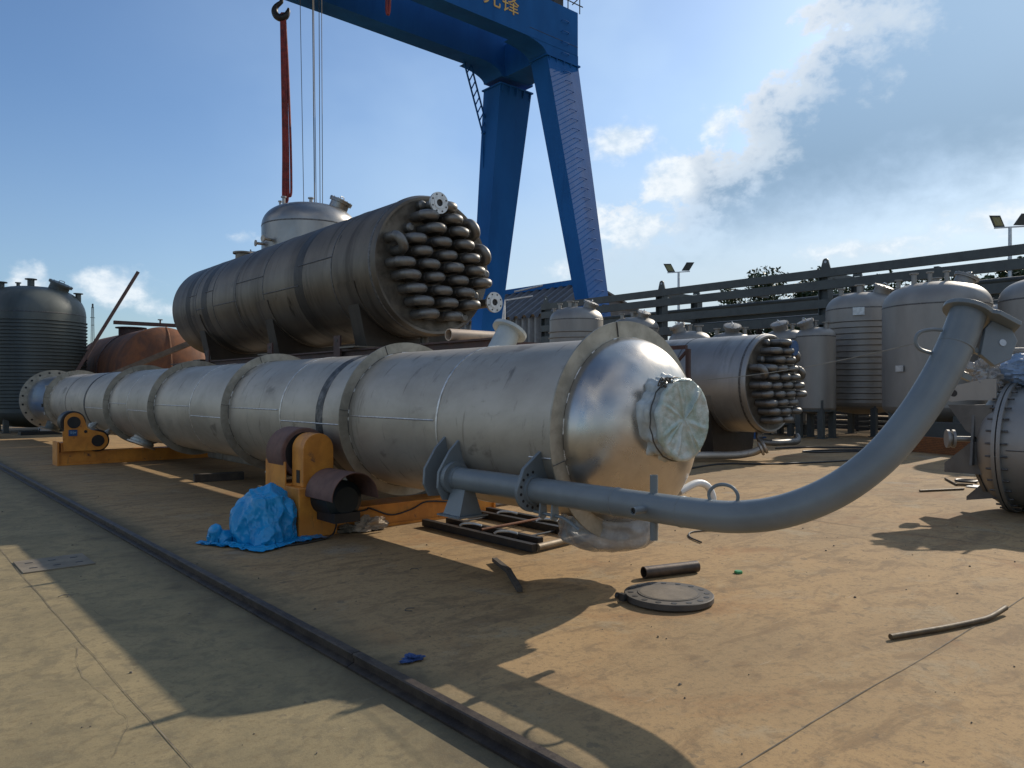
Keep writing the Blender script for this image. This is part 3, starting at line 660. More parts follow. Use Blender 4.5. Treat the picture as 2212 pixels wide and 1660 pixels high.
# ------------------------------------------------------------------ heat exchangers
EZ = 1.13
_lib = {}
def bend_mesh():
    if 'b' in _lib: return _lib['b']
    pts = [(-.108, 0, 0), (-.108, -.25, 0)] + [(.108 * -math.cos(R(a)), -.25 - .108 * math.sin(R(a)), 0) for a in range(12, 180, 12)] + [(.108, -.25, 0), (.108, 0, 0)]
    _lib['b'] = MB().tube(pts, .076, 20).mesh('return_bend', BEND); 
    rg = MB()
    for x in (-.108, .108): rg.lathe([(.075, -.006), (.080, -.004), (.080, .004), (.075, .006)], (x, -.25, 0), (0, 1, 0), 20)
    _lib['w'] = rg.mesh('bend_weld', WELDD)
    _lib['s'] = MB().lathe([(.0001, .17), (.045, .168), (.074, .14), (.074, 0)], (0, 0, 0), (0, -1, 0), 20).mesh('capped_tube', BEND)
    return _lib['b']
STAIN_SHADE = mat('stain_and_shade', (.062, .055, .048), .5, .7, (.036, .032, .028), 1.2, (1, 3, 1), .05, lo=.3, hi=.7)
def exchanger(name, label, x, y, zc, L, blue_cap, seams, saddles, zbase, EXCH=EXCH):
    t = thing(name, label, 'heat exchanger', (x, y, 0), 'tube bundle heat exchangers')
    r = EZ
    # local coordinates: near flat end at y=0, body towards +y
    part('shell', MB().lathe([(r - .07, -.0), (r - .03, -.004), (r, .05), (r, L)], (0, 0, zc), Y_, 128), EXCH, t, False)
    part('far_head', MB().lathe([(a, h) for a, h in ell(r - .001, L, .45, 14)], (0, 0, zc), Y_, 96), EXCH, t, False)
    fc = part('tube_sheet', MB().lathe([(.0001, .012), (r - .11, .012), (r - .09, .006), (r - .069, .001)], (0, 0, zc), Y_, 96), EXFACE, t, False)
    part('rim_bead', MB().lathe([(r - .001, .09), (r + .012, .10), (r + .012, .14), (r - .001, .15)], (0, 0, zc), Y_, 96), WELDD, t, False)
    for s, wd in seams:
        part('weld_seam', MB().lathe([(r - .001, s - wd / 2), (r + (.006 if wd < .1 else .002), s - wd / 2), (r + (.006 if wd < .1 else .002), s + wd / 2), (r - .001, s + wd / 2)], (0, 0, zc), Y_, 96), WELDD if wd < .1 else STAIN_SHADE, t, False)
    for i, (s0, s1) in enumerate(zip([q[0] for q in seams[:-1]], [q[0] for q in seams[1:]])):
        a = R(170 + 18 * (i % 2)); part('weld_seam', MB().tube([((r + .001) * math.cos(a), s0 + (s1 - s0) * j / 4, zc + (r + .001) * math.sin(a)) for j in range(5)], .011, 6), WELDD, t, False)
    for ys in saddles:
        poly = [(-r * .72, zbase), (r * .72, zbase)] + [((r + .012) * math.cos(R(a)), zc + (r + .012) * math.sin(R(a))) for a in range(-28, -153, -8)]
        wear = [((r + .02) * math.cos(R(a)), zc + (r + .02) * math.sin(R(a))) for a in range(-14, -167, -8)] + [((r + .002) * math.cos(R(a)), zc + (r + .002) * math.sin(R(a))) for a in range(-166, -13, 8)]
        sd_ = part('saddle', MB().prism(poly, ys - .02, ys + .34, lambda u, v, d: (u, d, v)), STAIN_SHADE, t, False)  # dark band colour here stands for the shade beneath the shell
        part('wear_plate', MB().prism(wear, ys - .12, ys + .46, lambda u, v, d: (u, d, v)), EXCH, sd_, False)
        part('base_plate', MB().box(-r * .96, r * .96, ys - .08, ys + .40, zbase - .025, zbase - .001), EXCH, sd_, False)
    # tube bundle: staggered rows, neighbours joined by return bends
    bm_ = bend_mesh(); pitch = .26; left = []; right = []
    for j in range(10):
        z = zc + .92 - .193 * j
        c0 = (-.86 + .116 * j); c0 = ((c0 + .2315) % .463) - .2315
        hw = math.sqrt(max(0, .98 ** 2 - (z - zc) ** 2))
        xs = []
        k = -4
        while k < 5:
            cx = c0 + .463 * k
            if cx - .112 > -hw + .09 and cx + .112 < hw + .03:
                o = link(bpy.data.objects.new('return_bend', bm_)); o.parent = t; o.location = (cx, random.uniform(-.012, .03), z); o.rotation_euler = (random.uniform(-.03, .03), random.uniform(-.06, .06), random.uniform(-.03, .03))
                q = link(bpy.data.objects.new('weld_ring', _lib['w'])); q.parent = o
                xs.append(cx)
            k += 1
        if xs:
            a = min(xs) - .351; c = max(xs) + .351
            left.append((j, a if a > -hw + .05 else None, z)); right.append((j, c if c < hw + .03 else None, z))
    for side in (left, right):
        i = 0
        while i < len(side):
            j, xx, z = side[i]
            if xx is None: i += 1; continue
            if i + 1 < len(side) and side[i + 1][1] is not None and abs(side[i + 1][1] - xx) < .3:
                x2, z2 = side[i + 1][1], side[i + 1][2]
                o = link(bpy.data.objects.new('return_bend', bm_)); o.parent = t; o.location = ((xx + x2) / 2, .05, (z + z2) / 2)
                o.rotation_euler = (0, math.atan2(z - z2, x2 - xx), 0)
                o.scale = (math.hypot(x2 - xx, z2 - z) / .216, 1, 1)
                q = link(bpy.data.objects.new('weld_ring', _lib['w'])); q.parent = o
                i += 2
            else:
                o = link(bpy.data.objects.new('tube_stub', _lib['s'])); o.parent = t; o.location = (xx, .05, z); i += 1
    for (fx, fz) in ((-.17, zc + .92), (.95, zc - .55)) if not blue_cap else ((.30, zc + .80),):
        nz = part('inlet_nozzle', MB().lathe([(.075, 0), (.075, .40)], (fx, .04, fz), (0, -1, 0), 28), BEND, t, False)
        f_ = part('flange', MB().lathe([(.055, .39), (.17, .39), (.17, .425), (.055, .425), (.055, .36)], (fx, .04, fz), (0, -1, 0), 40), GALV, nz, False)
        part('raised_face', MB().lathe([(.056, .4255), (.10, .4255), (.10, .432), (.056, .432)], (fx, .04, fz), (0, -1, 0), 32), GALV, f_, False)
        part('bore', MB().cyl((fx, -.37, fz), (fx, -.36, fz), .0555, 24), BLACK, f_, False)
        for k in range(8):
            a = 2 * math.pi * (k + .5) / 8
            part('bolt_hole', MB().cyl((fx + .136 * math.cos(a), .04 - .4285, fz + .136 * math.sin(a)), (fx + .136 * math.cos(a), .04 - .4245, fz + .136 * math.sin(a)), .014, 12), BLACK, f_, False)
        if blue_cap:
            part('blue_cover', MB().cyl((fx, -.36, fz), (fx, -.41, fz), .172, 32), BLUECAP, nz, False)
    return t
ex1 = exchanger('heat_exchanger', 'dark steel exchanger with bent tube bundle, raised on a brown frame behind the column', 7.0, 9.98, 3.60, 9.7, False,
                [(1.35, .03), (2.6, .34), (4.15, .03), (5.55, .03), (6.9, .03), (7.45, .36), (8.0, .03), (8.55, .34)], [.75, 4.1, 7.9], 2.30)
part('drain_nozzle', MB().lathe([(.07, .0), (.07, .18), (.10, .18), (.10, .22), (.0001, .22)], (.1, .42, 3.6 - EZ + .04), (0, 0, -1), 24), EXCH, ex1, False)
part('manhole_neck', MB().lathe([(.19, 0), (.19, .20), (.25, .20), (.25, .24), (.0001, .24)], (.0, 8.0, 3.6 + EZ - .05), (0, 0, 1), 28), EXCH, ex1, False)
ex2 = exchanger('heat_exchanger', 'steel exchanger with bent tube bundle and blue capped nozzle, standing on the ground', 15.7, 9.05, 1.74, 9.0, True,
                [(1.9, .03), (3.4, .03), (4.9, .03), (6.4, .03), (7.9, .03)], [1.0, 4.3, 7.4], .06, mat('exchanger_silver', (.36, .345, .325), .46, .8, (.25, .24, .225), .9, (.6, 1.3, .6), .06, 40, .3, .7, .08, streak=((.15, .14, .13), (.25, 2.2, .25), 1.0, .52, .68, .6)))
pp = rndpts([(-.1, .25, 1.74 - EZ + .02), (-.1, .25, .50), (-.1, .15, .40), (.1, -.02, .38), (.55, -.12, .38), (.85, -.14, .38), (.98, -.12, .44), (1.02, -.05, .52)], 5)
part('drain_pipe', MB().tube(pp, .075, 16), BEND, ex2, False)
dp = part('drain_pipe', MB().tube(rndpts([(-2.1, .9, .14), (-1.6, .7, .14), (-1.0, .3, .14), (-.72, .05, .20), (-.62, -.08, .27)], 5), .085, 16), STEEL, ex2, False)
part('flange', MB().lathe([(.0001, -.03), (.16, -.03), (.16, .01), (.10, .02), (.15, .06), (.15, .10), (.0001, .10)], (-.60, -.10, .29), (.62, -.75, .42), 12), STEEL, dp, False)
# brown pipe frame standing against the ground-level exchanger
single('steel_gate', MB().bar((13.05, 9.42, 0), (13.05, 9.42, 2.45), .08, .08).bar((13.05, 9.46, 2.49), (13.05, 11.3, 2.49), .08, .08).bar((13.05, 11.26, 0), (13.05, 11.26, 2.45), .08, .08).bar((13.05, 9.46, 2.40), (13.05, 11.2, .8), .05, .05), BROWN, 'thin brown steel gate frame standing in front of the ground level exchanger', 'gate', smooth=False)

# skid frame and stand below the raised exchanger
t = thing('support_frame', 'brown steel skid frame on trestles holding up the dark exchanger', 'frame', (7.0, 14, 0))
for x in (6.1, 7.55):
    part('long_beam', MB().box(x - .07, x + .07, 7.35, 20.4, 2.05, 2.075).box(x - .07, x + .07, 7.35, 20.4, 2.235, 2.26).box(x - .012, x + .012, 7.35, 20.4, 2.0755, 2.2345), BROWN, t, smooth=False)
for y in (7.45, 10.9, 14.3, 17.9, 20.2):
    part('cross_beam', MB().box(6.13, 7.52, y - .06, y + .06, 2.08, 2.23), BROWN, t, smooth=False)
for y in (11.38, 14.1, 17.6):
    lp = part('lug_plate', MB().box(6.0, 6.03, y - .11, y + .11, 2.05, 2.50), BROWN, t, smooth=False)
    part('lug_hole', MB().cyl((5.994, y, 2.42), (6.0, y, 2.42), .03, 12), BLACK, lp)
for y in (8.0, 11.0, 14.2, 17.8, 20.0):
    for x in (6.35, 7.35):
        part('trestle_leg', MB().box(x - .12, x + .12, y - .12, y + .12, 1.1, 2.048), BROWN, t, smooth=False)
CONC = mat('concrete_block', (.30, .28, .24), .9, 0, (.22, .2, .17), 3, bump=.3)
for k in range(4):
    part('unseen_plinth', MB().box(6.2, 7.6, 7.9 + k * 3.1, 10.95 + k * 3.1, .0, 1.098), CONC, t, bevel=.02)  # unseen blocks, added and sized to cast the shadow under the column
single('steel_pipe', MB().pipe((6.02, 8.25, 2.345), (7.15, 8.25, 2.345), .083, .07, 24), TANP, 'short pale tan pipe lying across the brown skid frame', 'pipe')

# ------------------------------------------------------------------ vertical tanks
def noz_up(name, x, y, z, r, h, m, t, fl=1.7):
    return part(name, MB().lathe([(r, -.12), (r, h), (r * fl, h), (r * fl, h + .035), (.0001, h + .035)], (x, y, z), (0, 0, 1), 24), m, t, False)
def tank(name, label, x, y, r, top, leg, m, ribs=0, rib0=0, rib1=0, manhole=None, nozs=(), group=None, plate=None, skirt=False, depth=.5, legs=4):
    t = thing(name, label, 'tank', (x, y, 0), group)
    zs = top - r * depth
    part('shell', MB().lathe([(r, leg), (r, zs)], (0, 0, 0), (0, 0, 1), 72), m, t, False)
    # torispherical top
    prof = [(r * (1 - .012 * i * i) , zs + r * depth * .09 * i) for i in range(3)]
    prof = ell(r - .0005, zs, r * depth, 16)
    prof = [(max(.0001, r * math.cos(math.pi / 2 * i / 18) ** .62), zs + r * depth * math.sin(math.pi / 2 * i / 18)) for i in range(19)]
    hd = part('top_head', MB().lathe(prof, (0, 0, 0), (0, 0, 1), 72), m, t, False)
    part('head_seam', MB().lathe([(r - .001, zs - .02), (r + .006, zs - .01), (r + .006, zs + .01), (r - .001, zs + .02)], (0, 0, 0), (0, 0, 1), 72), WELDD, t, False)
    part('bottom_head', MB().lathe([(a, leg - h) for a, h in ell(r - .001, 0, r * .35, 8)], (0, 0, 0), (0, 0, 1), 48), m, t, False)
    if ribs:
        rb = None
        for k in range(ribs):
            z = rib0 + (rib1 - rib0) * k / (ribs - 1)
            if rb is None:
                rb = part('coil_ring', MB().lathe([(r - .001, -.05), (r + .045, -.018), (r + .045, .018), (r - .001, .022)], (0, 0, 0), (0, 0, 1), 72), m, t, False); rb.location = (0, 0, z)
            else: pcopy(rb, t, (0, 0, z))
    for k in range(legs):
        a = R(45 + 360 / legs * k)
        lg = part('leg', MB().box(-.09, .09, -.09, .09, .02, leg + .25).box(-.15, .15, -.15, .15, 0, .02), RACK if m is not DKTANK else DKTANK, t, False, smooth=False)
        lg.location = (r * .86 * math.cos(a), r * .86 * math.sin(a), 0)
    part('leg_ring', MB().lathe([(r * .78, leg - .12), (r * .96, leg - .12), (r * .96, leg + .02), (r * .78, leg + .02), (r * .78, leg - .12)], (0, 0, 0), (0, 0, 1), 40), RACK if m is not DKTANK else DKTANK, t, False)
    for (a, rr, nr, h) in nozs:
        xx, yy = rr * r * math.cos(R(a)), rr * r * math.sin(R(a))
        zz = zs + r * depth * math.sin(math.acos(min(1, rr ** (1 / .62))))
        noz_up('nozzle', xx, yy, zz, nr, h, m, t)
    if manhole:
        a, rr, mr = manhole; ca, sa = math.cos(R(a)), math.sin(R(a))
        zz = zs + r * depth * math.sin(math.acos(rr ** (1 / .62)))
        ax = Vector((ca * .45, sa * .45, 1)).normalized()
        mw = part('manhole', MB().lathe([(mr * .82, -.18), (mr * .82, .16), (mr, .16), (mr, .20)], (rr * r * ca, rr * r * sa, zz), ax, 32), m, t, False)
        ld = part('lid', MB().lathe([(mr, .205), (mr * 1.02, .205), (mr * 1.02, .245), (mr * .5, .275), (.0001, .28)], (rr * r * ca, rr * r * sa, zz), ax, 32), m, mw, False)
        bb = MB()
        x_ = ax.orthogonal().normalized(); y_ = ax.cross(x_); c0 = Vector((rr * r * ca, rr * r * sa, zz))
        for k in range(14):
            d = x_ * math.cos(k * 2 * math.pi / 14) + y_ * math.sin(k * 2 * math.pi / 14)
            part('clamp_bolt', MB().cyl(c0 + d * mr * .95 + ax * .15, c0 + d * mr * .95 + ax * .262, .018, 8), m, ld, False)
        part('lid_handle', MB().tube(rndpts([c0 + x_ * -.14 + ax * .27, c0 + x_ * -.13 + ax * .34, c0 + x_ * .13 + ax * .34, c0 + x_ * .14 + ax * .27], 4), .014, 8), GALV, ld, False)
    if plate:
        a, z, pw = plate; ca, sa = math.cos(R(a)), math.sin(R(a)); tx, ty = -sa, ca
        c0 = Vector((ca * (r + .05), sa * (r + .05), z)); tv = Vector((tx, ty, 0)); ov = Vector((ca, sa, 0))
        o = part('name_plate', MB().bar(c0 - tv * pw / 2, c0 + tv * pw / 2, .03, pw * .72), GALV, t, False, smooth=False)
        part('bracket', MB().bar(c0 - ov * .06, c0 - ov * .012, .12, .12), m, o, False, smooth=False)
    return t
def toward(x, y, off=0): return math.degrees(math.atan2(-y, -x)) + off
lt = tank('ribbed_tank', 'dark green ribbed tank standing at the left edge behind the column skirt', 5.07, 34.0, 1.74, 5.55, .75, DKTANK, 26, .95, 4.2,
          (toward(5.07, 34, 60), .52, .42), ((toward(5.07, 34, -70), .66, .13, .20), (toward(5.07, 34, -20), .2, .12, .25), (toward(5.07, 34, -60), .35, .06, .1), (toward(5.07, 34, 75), .86, .1, .2), (toward(5.07, 34, 100), .6, .1, .2)), depth=.62)
dt = tank('dome_tank', 'tall silver tank with domed top rising behind the raised exchanger', 9.95, 20.5, 1.36, 6.98, 1.0, mat('dome_tank_steel', (.33, .315, .295), .36, .85, (.25, .24, .225), 1.2, (1, 1, .5), .03, 20), 0, 0, 0, (toward(9.95, 20.5, 70), .62, .33),
          ((toward(9.95, 20.5, -80), .55, .045, .22), (toward(9.95, 20.5, -95), .62, .035, .16), (0, .02, .05, .22)), depth=.5)
for a, z, L in ((-92, 5.55, .28), (-70, 5.72, .20), (-52, 5.78, .22)):
    q = R(toward(9.95, 20.5, a)); dv = Vector((math.cos(q), math.sin(q), 0))
    part('side_nozzle', MB().lathe([(.04, 1.30), (.04, 1.36 + L), (.09, 1.36 + L), (.09, 1.39 + L), (.0001, 1.39 + L)], (0, 0, z), dv, 18), STEEL, dt, False)
SG = 'silver vessels in front of the pipe rack'
tank('coil_tank', 'short silver tank with stacked coil rings below the shed, left of the dark rack post', 23.7, 23.0, 1.17, 5.2, .6, SILVER, 14, .9, 4.1, (toward(23.7, 23, 62), .55, .33),
     ((toward(23.7, 23, -60), .7, .07, .2), (toward(23.7, 23, -30), .45, .09, .22), (toward(23.7, 23, -5), .3, .08, .2), (toward(23.7, 23, -75), .85, .05, .12)), SG)
tank('storage_tank', 'silver tank whose nozzle tops show just over the big flange ring', 27.2, 22.6, 1.1, 4.95, .6, SILVER, 0, 0, 0, (toward(27, 22.6, 40), .5, .3), ((toward(27, 22.6, -50), .7, .08, .2), (toward(27, 22.6, -20), .3, .08, .2), (toward(27, 22.6, 20), .1, .1, .2)), SG)
tank('small_tank', 'small bright silver tank with open lid, showing over the ground level exchanger', 21.7, 15.6, .72, 3.62, .5, SILVER, 0, 0, 0, (toward(21.7, 15.6, -70), .5, .27), ((toward(21.7, 15.6, 0), .1, .06, .2), (toward(21.7, 15.6, 60), .5, .09, .18)), SG)
tank('small_tank', 'small silver tank with bolted lid, second along behind the ground level exchanger', 23.3, 15.0, .70, 3.62, .5, SILVER, 0, 0, 0, (toward(23.3, 15, 10), .3, .30), ((toward(23.3, 15, -75), .7, .07, .18), (toward(23.3, 15, 75), .7, .07, .2)), SG)
tank('small_tank', 'small silver tank peeking out between the tube bundle and the plain cylinder tank', 24.8, 13.75, .72, 3.72, .5, SILVER, 0, 0, 0, (toward(24.8, 13.75, -30), .45, .30), ((toward(24.8, 13.75, 40), .5, .06, .18),), SG)
tank('slim_tank', 'slim plain silver tank right beside the tube bundle with open top lid', 23.95, 12.2, .62, 3.66, 1.0, SILVER, 0, 0, 0, (toward(23.9, 12.2, -55), .5, .27), ((toward(23.9, 12.2, 0), .2, .05, .2), (toward(23.9, 12.2, 60), .6, .08, .16)), SG)
tank('coil_tank', 'silver tank wrapped in coil rings with name plate, right of the tall rack post', 26.6, 11.85, 1.19, 4.98, 1.15, SILVER, 14, 1.3, 3.95, (toward(26.6, 11.85, 65), .55, .32),
     ((toward(26.6, 11.85, -65), .62, .08, .2), (toward(26.6, 11.85, -10), .35, .1, .24)), SG, (toward(26.6, 11.85, -5), 4.25, .36))
tank('broad_tank', 'broad silver tank with many top nozzles standing behind the bent davit pipe', 23.8, 8.46, 1.42, 4.72, 1.1, SILVER, 0, 0, 0, (toward(23.8, 8.46, 100), .5, .33),
     ((toward(23.8, 8.46, -70), .72, .06, .22), (toward(23.8, 8.46, -45), .55, .07, .28), (toward(23.8, 8.46, -15), .4, .06, .26), (toward(23.8, 8.46, 25), .45, .06, .26), (toward(23.8, 8.46, 180), .5, .1, .25)), SG, (toward(23.8, 8.46, -38), 2.2, .24))
tank('storage_tank', 'silver tank cut off by the right picture edge above the blue cover', 23.6, 5.55, 1.22, 4.55, .8, SILVER, 0, 0, 0, None, ((toward(23.6, 5.55, -20), .3, .06, .25), (toward(23.6, 5.55, 30), .5, .06, .25)), SG)
tank('coil_tank', 'coil ringed silver tank seen in the narrow gap right of the davit flange', 28.2, 8.4, 1.0, 4.4, .8, SILVER, 13, 1.0, 3.6, None, ((0, .05, .08, .2),), SG)

# ------------------------------------------------------------------ rusty horizontal tank, pole, beam at the left
t = thing('rusty_tank', 'big rust brown horizontal tank with dished end behind the column', 'tank', (8.65, 29.8, 0))
part('shell', MB().lathe([(1.64, 30.1), (1.64, 37.5)], (8.65, 0, 2.32), Y_, 72), RUST, t)
part('shell_band', MB().lathe([(1.64, 33.0), (1.67, 33.0), (1.67, 33.15), (1.64, 33.15)], (8.65, 0, 2.32), Y_, 72), BROWN, t)
part('dished_head', MB().lathe([(a, 30.1 - h) for a, h in ell(1.645, 0, .75, 16)], (8.65, 0, 2.32), Y_, 72), RUST, t)
part('weld_seam', MB().tube([(8.72, 30.1 - .75 * math.cos(R(a)) - .004, 2.32 + 1.645 * math.sin(R(a))) for a in range(-84, 85, 6)], .028, 6), mat('rust_pale', (.30, .14, .07), .8), t)
part('drain_hole', MB().cyl((8.95, 29.50, 2.45), (8.95, 29.44, 2.45), .16, 24), BLACK, t)
part('dome_neck', MB().lathe([(.46, 3.7), (.46, 4.08), (.58, 4.08), (.58, 4.12), (.0001, 4.12)], (8.3, 33.2, 0), (0, 0, 1), 32), BROWN, t)
part('saddle', MB().box(7.3, 10, 31, 31.4, 0, 1.2).box(7.3, 10, 36, 36.4, 0, 1.2), RUST, t, smooth=False)
part('top_beam', MB().box(7.0, 10.2, 30.25, 30.42, 4.0, 4.13), BROWN, t, smooth=False)
part('valve', MB().cyl((8.6, 30.33, 4.13), (8.6, 30.33, 4.24), .03, 10).cyl((8.6, 30.33, 4.24), (8.6, 30.33, 4.27), .09, 12), BROWN, t)
single('leaning_pole', MB().bar((4.75, 31.2, 0), (7.82, 30.3, 6.0), .11, .11), mat('pole_paint', (.11, .065, .055), .7), 'tall brown pole leaning up to the right against the sky, behind the ribbed tank', 'pole', smooth=False)
single('sloping_beam', MB().bar((5.6, 25.6, 1.93), (7.72, 23.75, 3.08), .10, .16), mat('beam_dusty', (.15, .11, .08), .8), 'dusty steel beam sloping up across the rusty tank behind the column', 'beam', smooth=False)
t = thing('electric_cabinet', 'grey cabinet by the ribbed tank legs at the left edge', 'cabinet', (5.1, 31.2, 0))
part('body', MB().box(4.80, 5.15, 31.0, 31.5, .12, 1.05), GALV, t, bevel=.01); part('plinth', MB().box(4.2, 6.0, 30.9, 31.6, 0, .118), BLACK, t, smooth=False)
single('white_board', MB().hexa([(4.62, 31.3, .85), (4.78, 31.3, .45), (4.78, 31.34, .45), (4.62, 31.34, .85), (4.55, 31.3, 1.1), (4.78, 31.3, 1.1), (4.78, 31.34, 1.1), (4.55, 31.34, 1.1)]), WHITE, 'white cut board leaning by the grey cabinet', 'board', smooth=False)
t = thing('lattice_mast', 'thin far off lattice mast standing left of the leaning pole', 'mast', (21.0, 101, 0))
mm = MB()
for a in range(3):
    q = R(a * 120 + 20); mm.bar((21 + .3 * math.cos(q), 101 + .3 * math.sin(q), 0), (21 + .12 * math.cos(q), 101 + .12 * math.sin(q), 11.5), .06, .06)
part('mast_leg', mm, RACK, t, smooth=False)
part('antenna', MB().box(20.75, 21.25, 100.95, 101.05, 10.2, 10.26).box(20.85, 21.15, 100.95, 101.05, 9.3, 9.36).box(20.92, 21.08, 100.9, 101.1, 11.4, 11.9), RACK, t, smooth=False)

# ------------------------------------------------------------------ gantry crane
t = thing('gantry_crane', 'huge blue gantry crane with gold lettering, its legs standing behind the pipe rack', 'crane', (18, 37.5, 0))
part('near_girder', MB().box(-4, 35.8, 34.6, 35.85, 23.65, 26.5), BLUE, t, smooth=False)
part('far_girder', MB().box(-4, 35.8, 39.15, 40.5, 23.65, 26.5), BLUE, t, smooth=False)
for X0, X1, xb0, xb1, fl in ((33.0, 35.85, 33.0, 34.4, 1), (1.0, 3.85, 1.7, 3.1, 0)):
    for (ya, yb, ba, bb, z1) in ((34.6, 36.15, 29.6, 30.6, 22.9), (39.2, 41.05, 41.9, 42.9, 22.5)):
        part('leg', MB().hexa([(xb0, ba, 1.0), (xb1, ba, 1.0), (xb1, bb, 1.0), (xb0, bb, 1.0), (X0, ya, z1), (X1, ya, z1), (X1, yb, z1), (X0, yb, z1)]), BLUE, t, smooth=False)
        part('wheel_truck', MB().box(xb0 - .1, xb1 + .1, ba - 1.0, bb + 1.0, .2, 1.0), BLUE, t, smooth=False)
        fp = part('bolted_joint', MB().box(X0 - .10, X1 + .10, ya - .10, yb + .10, z1, z1 + .10), BLUE, t, smooth=False)
        if fl:
            for k in range(5):
                xx = X0 + .15 + k * (X1 - X0 - .3) / 4
                part('gusset', MB().hexa([(xx - .03, ya - .02, z1 - .5), (xx + .03, ya - .02, z1 - .5), (xx + .03, ya, z1 - .5), (xx - .03, ya, z1 - .5), (xx - .03, ya - .14, z1 - .002), (xx + .03, ya - .14, z1 - .002), (xx + .03, ya, z1 - .002), (xx - .03, ya, z1 - .002)]), BLUE, fp, smooth=False)
    # end carriage head with rounded haunch towards the span
    hp = [(X0 - 2.2, 23.66), (X1, 23.66), (X1, 22.98), (X0 - .02, 22.98)] + [(X0 - .02 - 2.2 * (1 - math.cos(R(a))) , 22.98 + .68 * math.sin(R(a))) for a in range(12, 85, 12)]
    for ya, yb in ((34.62, 36.3), (39.05, 41.0)):
        part('leg_head', MB().prism(hp, ya, yb, lambda u, v, d: (u, d, v)), BLUE, t)
    part('end_tie', MB().box(X0 + .3, X1 - .3, 35.86, 39.14, 23.0, 25.2), BLUE, t, smooth=False)
part('stair_platform', MB().box(33.2, 34.6, 34.75, 35.6, 26.5, 27.9), BLACK, t, smooth=False)
rl = MB()
for x in (32.2, 33.6, 34.9, 36.0): rl.bar((x, 34.62, 26.5), (x, 34.62, 27.6), .05, .05)
rl.bar((31, 34.62, 27.6), (36.3, 34.62, 27.6), .05, .05); rl.bar((31, 34.62, 27.05), (36.3, 34.62, 27.05), .05, .05); rl.bar((36.0, 34.62, 27.6), (36.3, 35.6, 27.6), .05, .05)
part('handrail', rl, BLACK, t, smooth=False)
# ladder rungs up the right leg and the girder end
rg = MB().tube(rndpts([(-.28, 0, 0), (-.26, -.16, 0), (.26, -.16, 0), (.28, 0, 0)], 3), .022, 6); rung0 = None
for k in range(30):
    z = 3.0 + k * .66; f = (z - 1) / 21.9
    y = 29.6 + 5.0 * f - .01; x = (33.0 + 34.4 + 1.45 * f) / 2 + .15
    if rung0 is None:
        rung0 = part('rung', rg, BLUE, t, False); rung0.location = (x - 18, y - 37.5, z)
    else: pcopy(rung0, t, (x - 18, y - 37.5, z))
for k in range(4): pcopy(rung0, t, (34.55 - 18, 34.6 - 37.5 - .01, 23.4 + k * .7))
part('face_seam', MB().box(31.5, 35.8, 34.588, 34.6, 24.2, 24.225), BLACK, t, smooth=False)
# inclined ladder beside the far leg
la, lb = Vector((30.6, 40.2, 23.7)), Vector((32.85, 41.0, 19.6))
ld = MB()
for d in (Vector((0, 0, 0)), Vector((.35, .0, .65))): ld.bar(la + d, lb + d, .09, .09)
part('ladder_rail', ld, BLUE, t, smooth=False)
for k in range(9):
    p = la.lerp(lb, (k + .5) / 9); part('ladder_step', MB().bar(p, p + Vector((.35, 0, .65)), .08, .06), BLUE, t, smooth=False)
part('ladder_stay', MB().bar(lb, (33.0, 41.1, 17.2), .08, .08).bar(lb, lb + Vector((.5, 0, 0)), .3, .12), BLUE, t, smooth=False)
# lettering on the near girder
for ch, x in (('先', 27.72), ('锋', 29.17)):
    cu = bpy.data.curves.new('letter', 'FONT'); cu.body = ch; cu.size = 1.45; cu.extrude = .012
    tmp = link(bpy.data.objects.new('letter_source', cu)); bpy.context.view_layer.update()
    me = bpy.data.meshes.new_from_object(tmp.evaluated_get(bpy.context.evaluated_depsgraph_get()))
    bpy.data.objects.remove(tmp); bpy.data.curves.remove(cu)
    me.materials.clear(); me.materials.append(GOLD)
    lt_ = link(bpy.data.objects.new('letter', me)); lt_.parent = t; lt_.rotation_euler = (R(90), 0, 0); lt_.location = (x - 18, 34.578 - 37.5, 24.62)
# hoist ropes and trolley
part('trolley', MB().box(12.5, 20.5, 35.2, 40.0, 26.55, 27.6), BLUE, t, smooth=False)
for (xa, ya, xb, yb, zb, r) in ((17.55, 37.5, 17.95, 37.6, 8.2, .018), (18.25, 37.4, 18.5, 37.5, 8.4, .03), (18.35, 37.5, 18.6, 37.5, 8.4, .02), (18.75, 37.6, 18.85, 37.6, 8.4, .02), (18.9, 37.6, 19.0, 37.6, 8.4, .02)):
    part('hoist_rope', MB().cyl((xa, ya, 26.6), (xb, yb, zb), r, 8), WIRE, t)
part('hook_block', MB().box(17.8, 19.1, 37.3, 37.9, 7.2, 8.5), BLUE, t, bevel=.1)
HX, HY, HZ = 16.6, 37.5, 21.4
part('hoist_rope', MB().cyl((HX, HY, 22.6), (HX, HY, 26.6), .03, 8), WIRE, t)
part('hook_block', MB().box(HX - .45, HX + .45, HY - .3, HY + .3, 22.25, 23.6), BLACK, t, bevel=.08)
ca_, sa_ = .7552, -.6555
hk = [(0, .85), (0, .5), (-.05, .42), (-.28, .22), (-.36, 0), (-.28, -.25), (-.03, -.38), (.22, -.28), (.34, -.05), (.36, .14)]
rr = [.10, .10, .11, .14, .17, .18, .19, .17, .12, .05]
hp_ = rndpts([(HX + u * ca_, HY + u * sa_, HZ + v) for u, v in hk], 4)
rk = []
for i in range(len(hp_)):
    f = i / 4; j = min(int(f), len(rr) - 2); rk.append(rr[j] + (rr[j + 1] - rr[j]) * (f - j))
part('hook', MB().tube(hp_, .1, 12, rr=rk), BLACK, t)
t2 = thing('lifting_sling', 'long dark red round slings hanging from the crane hook above the domed tank', 'sling', (HX, HY, 11.4))
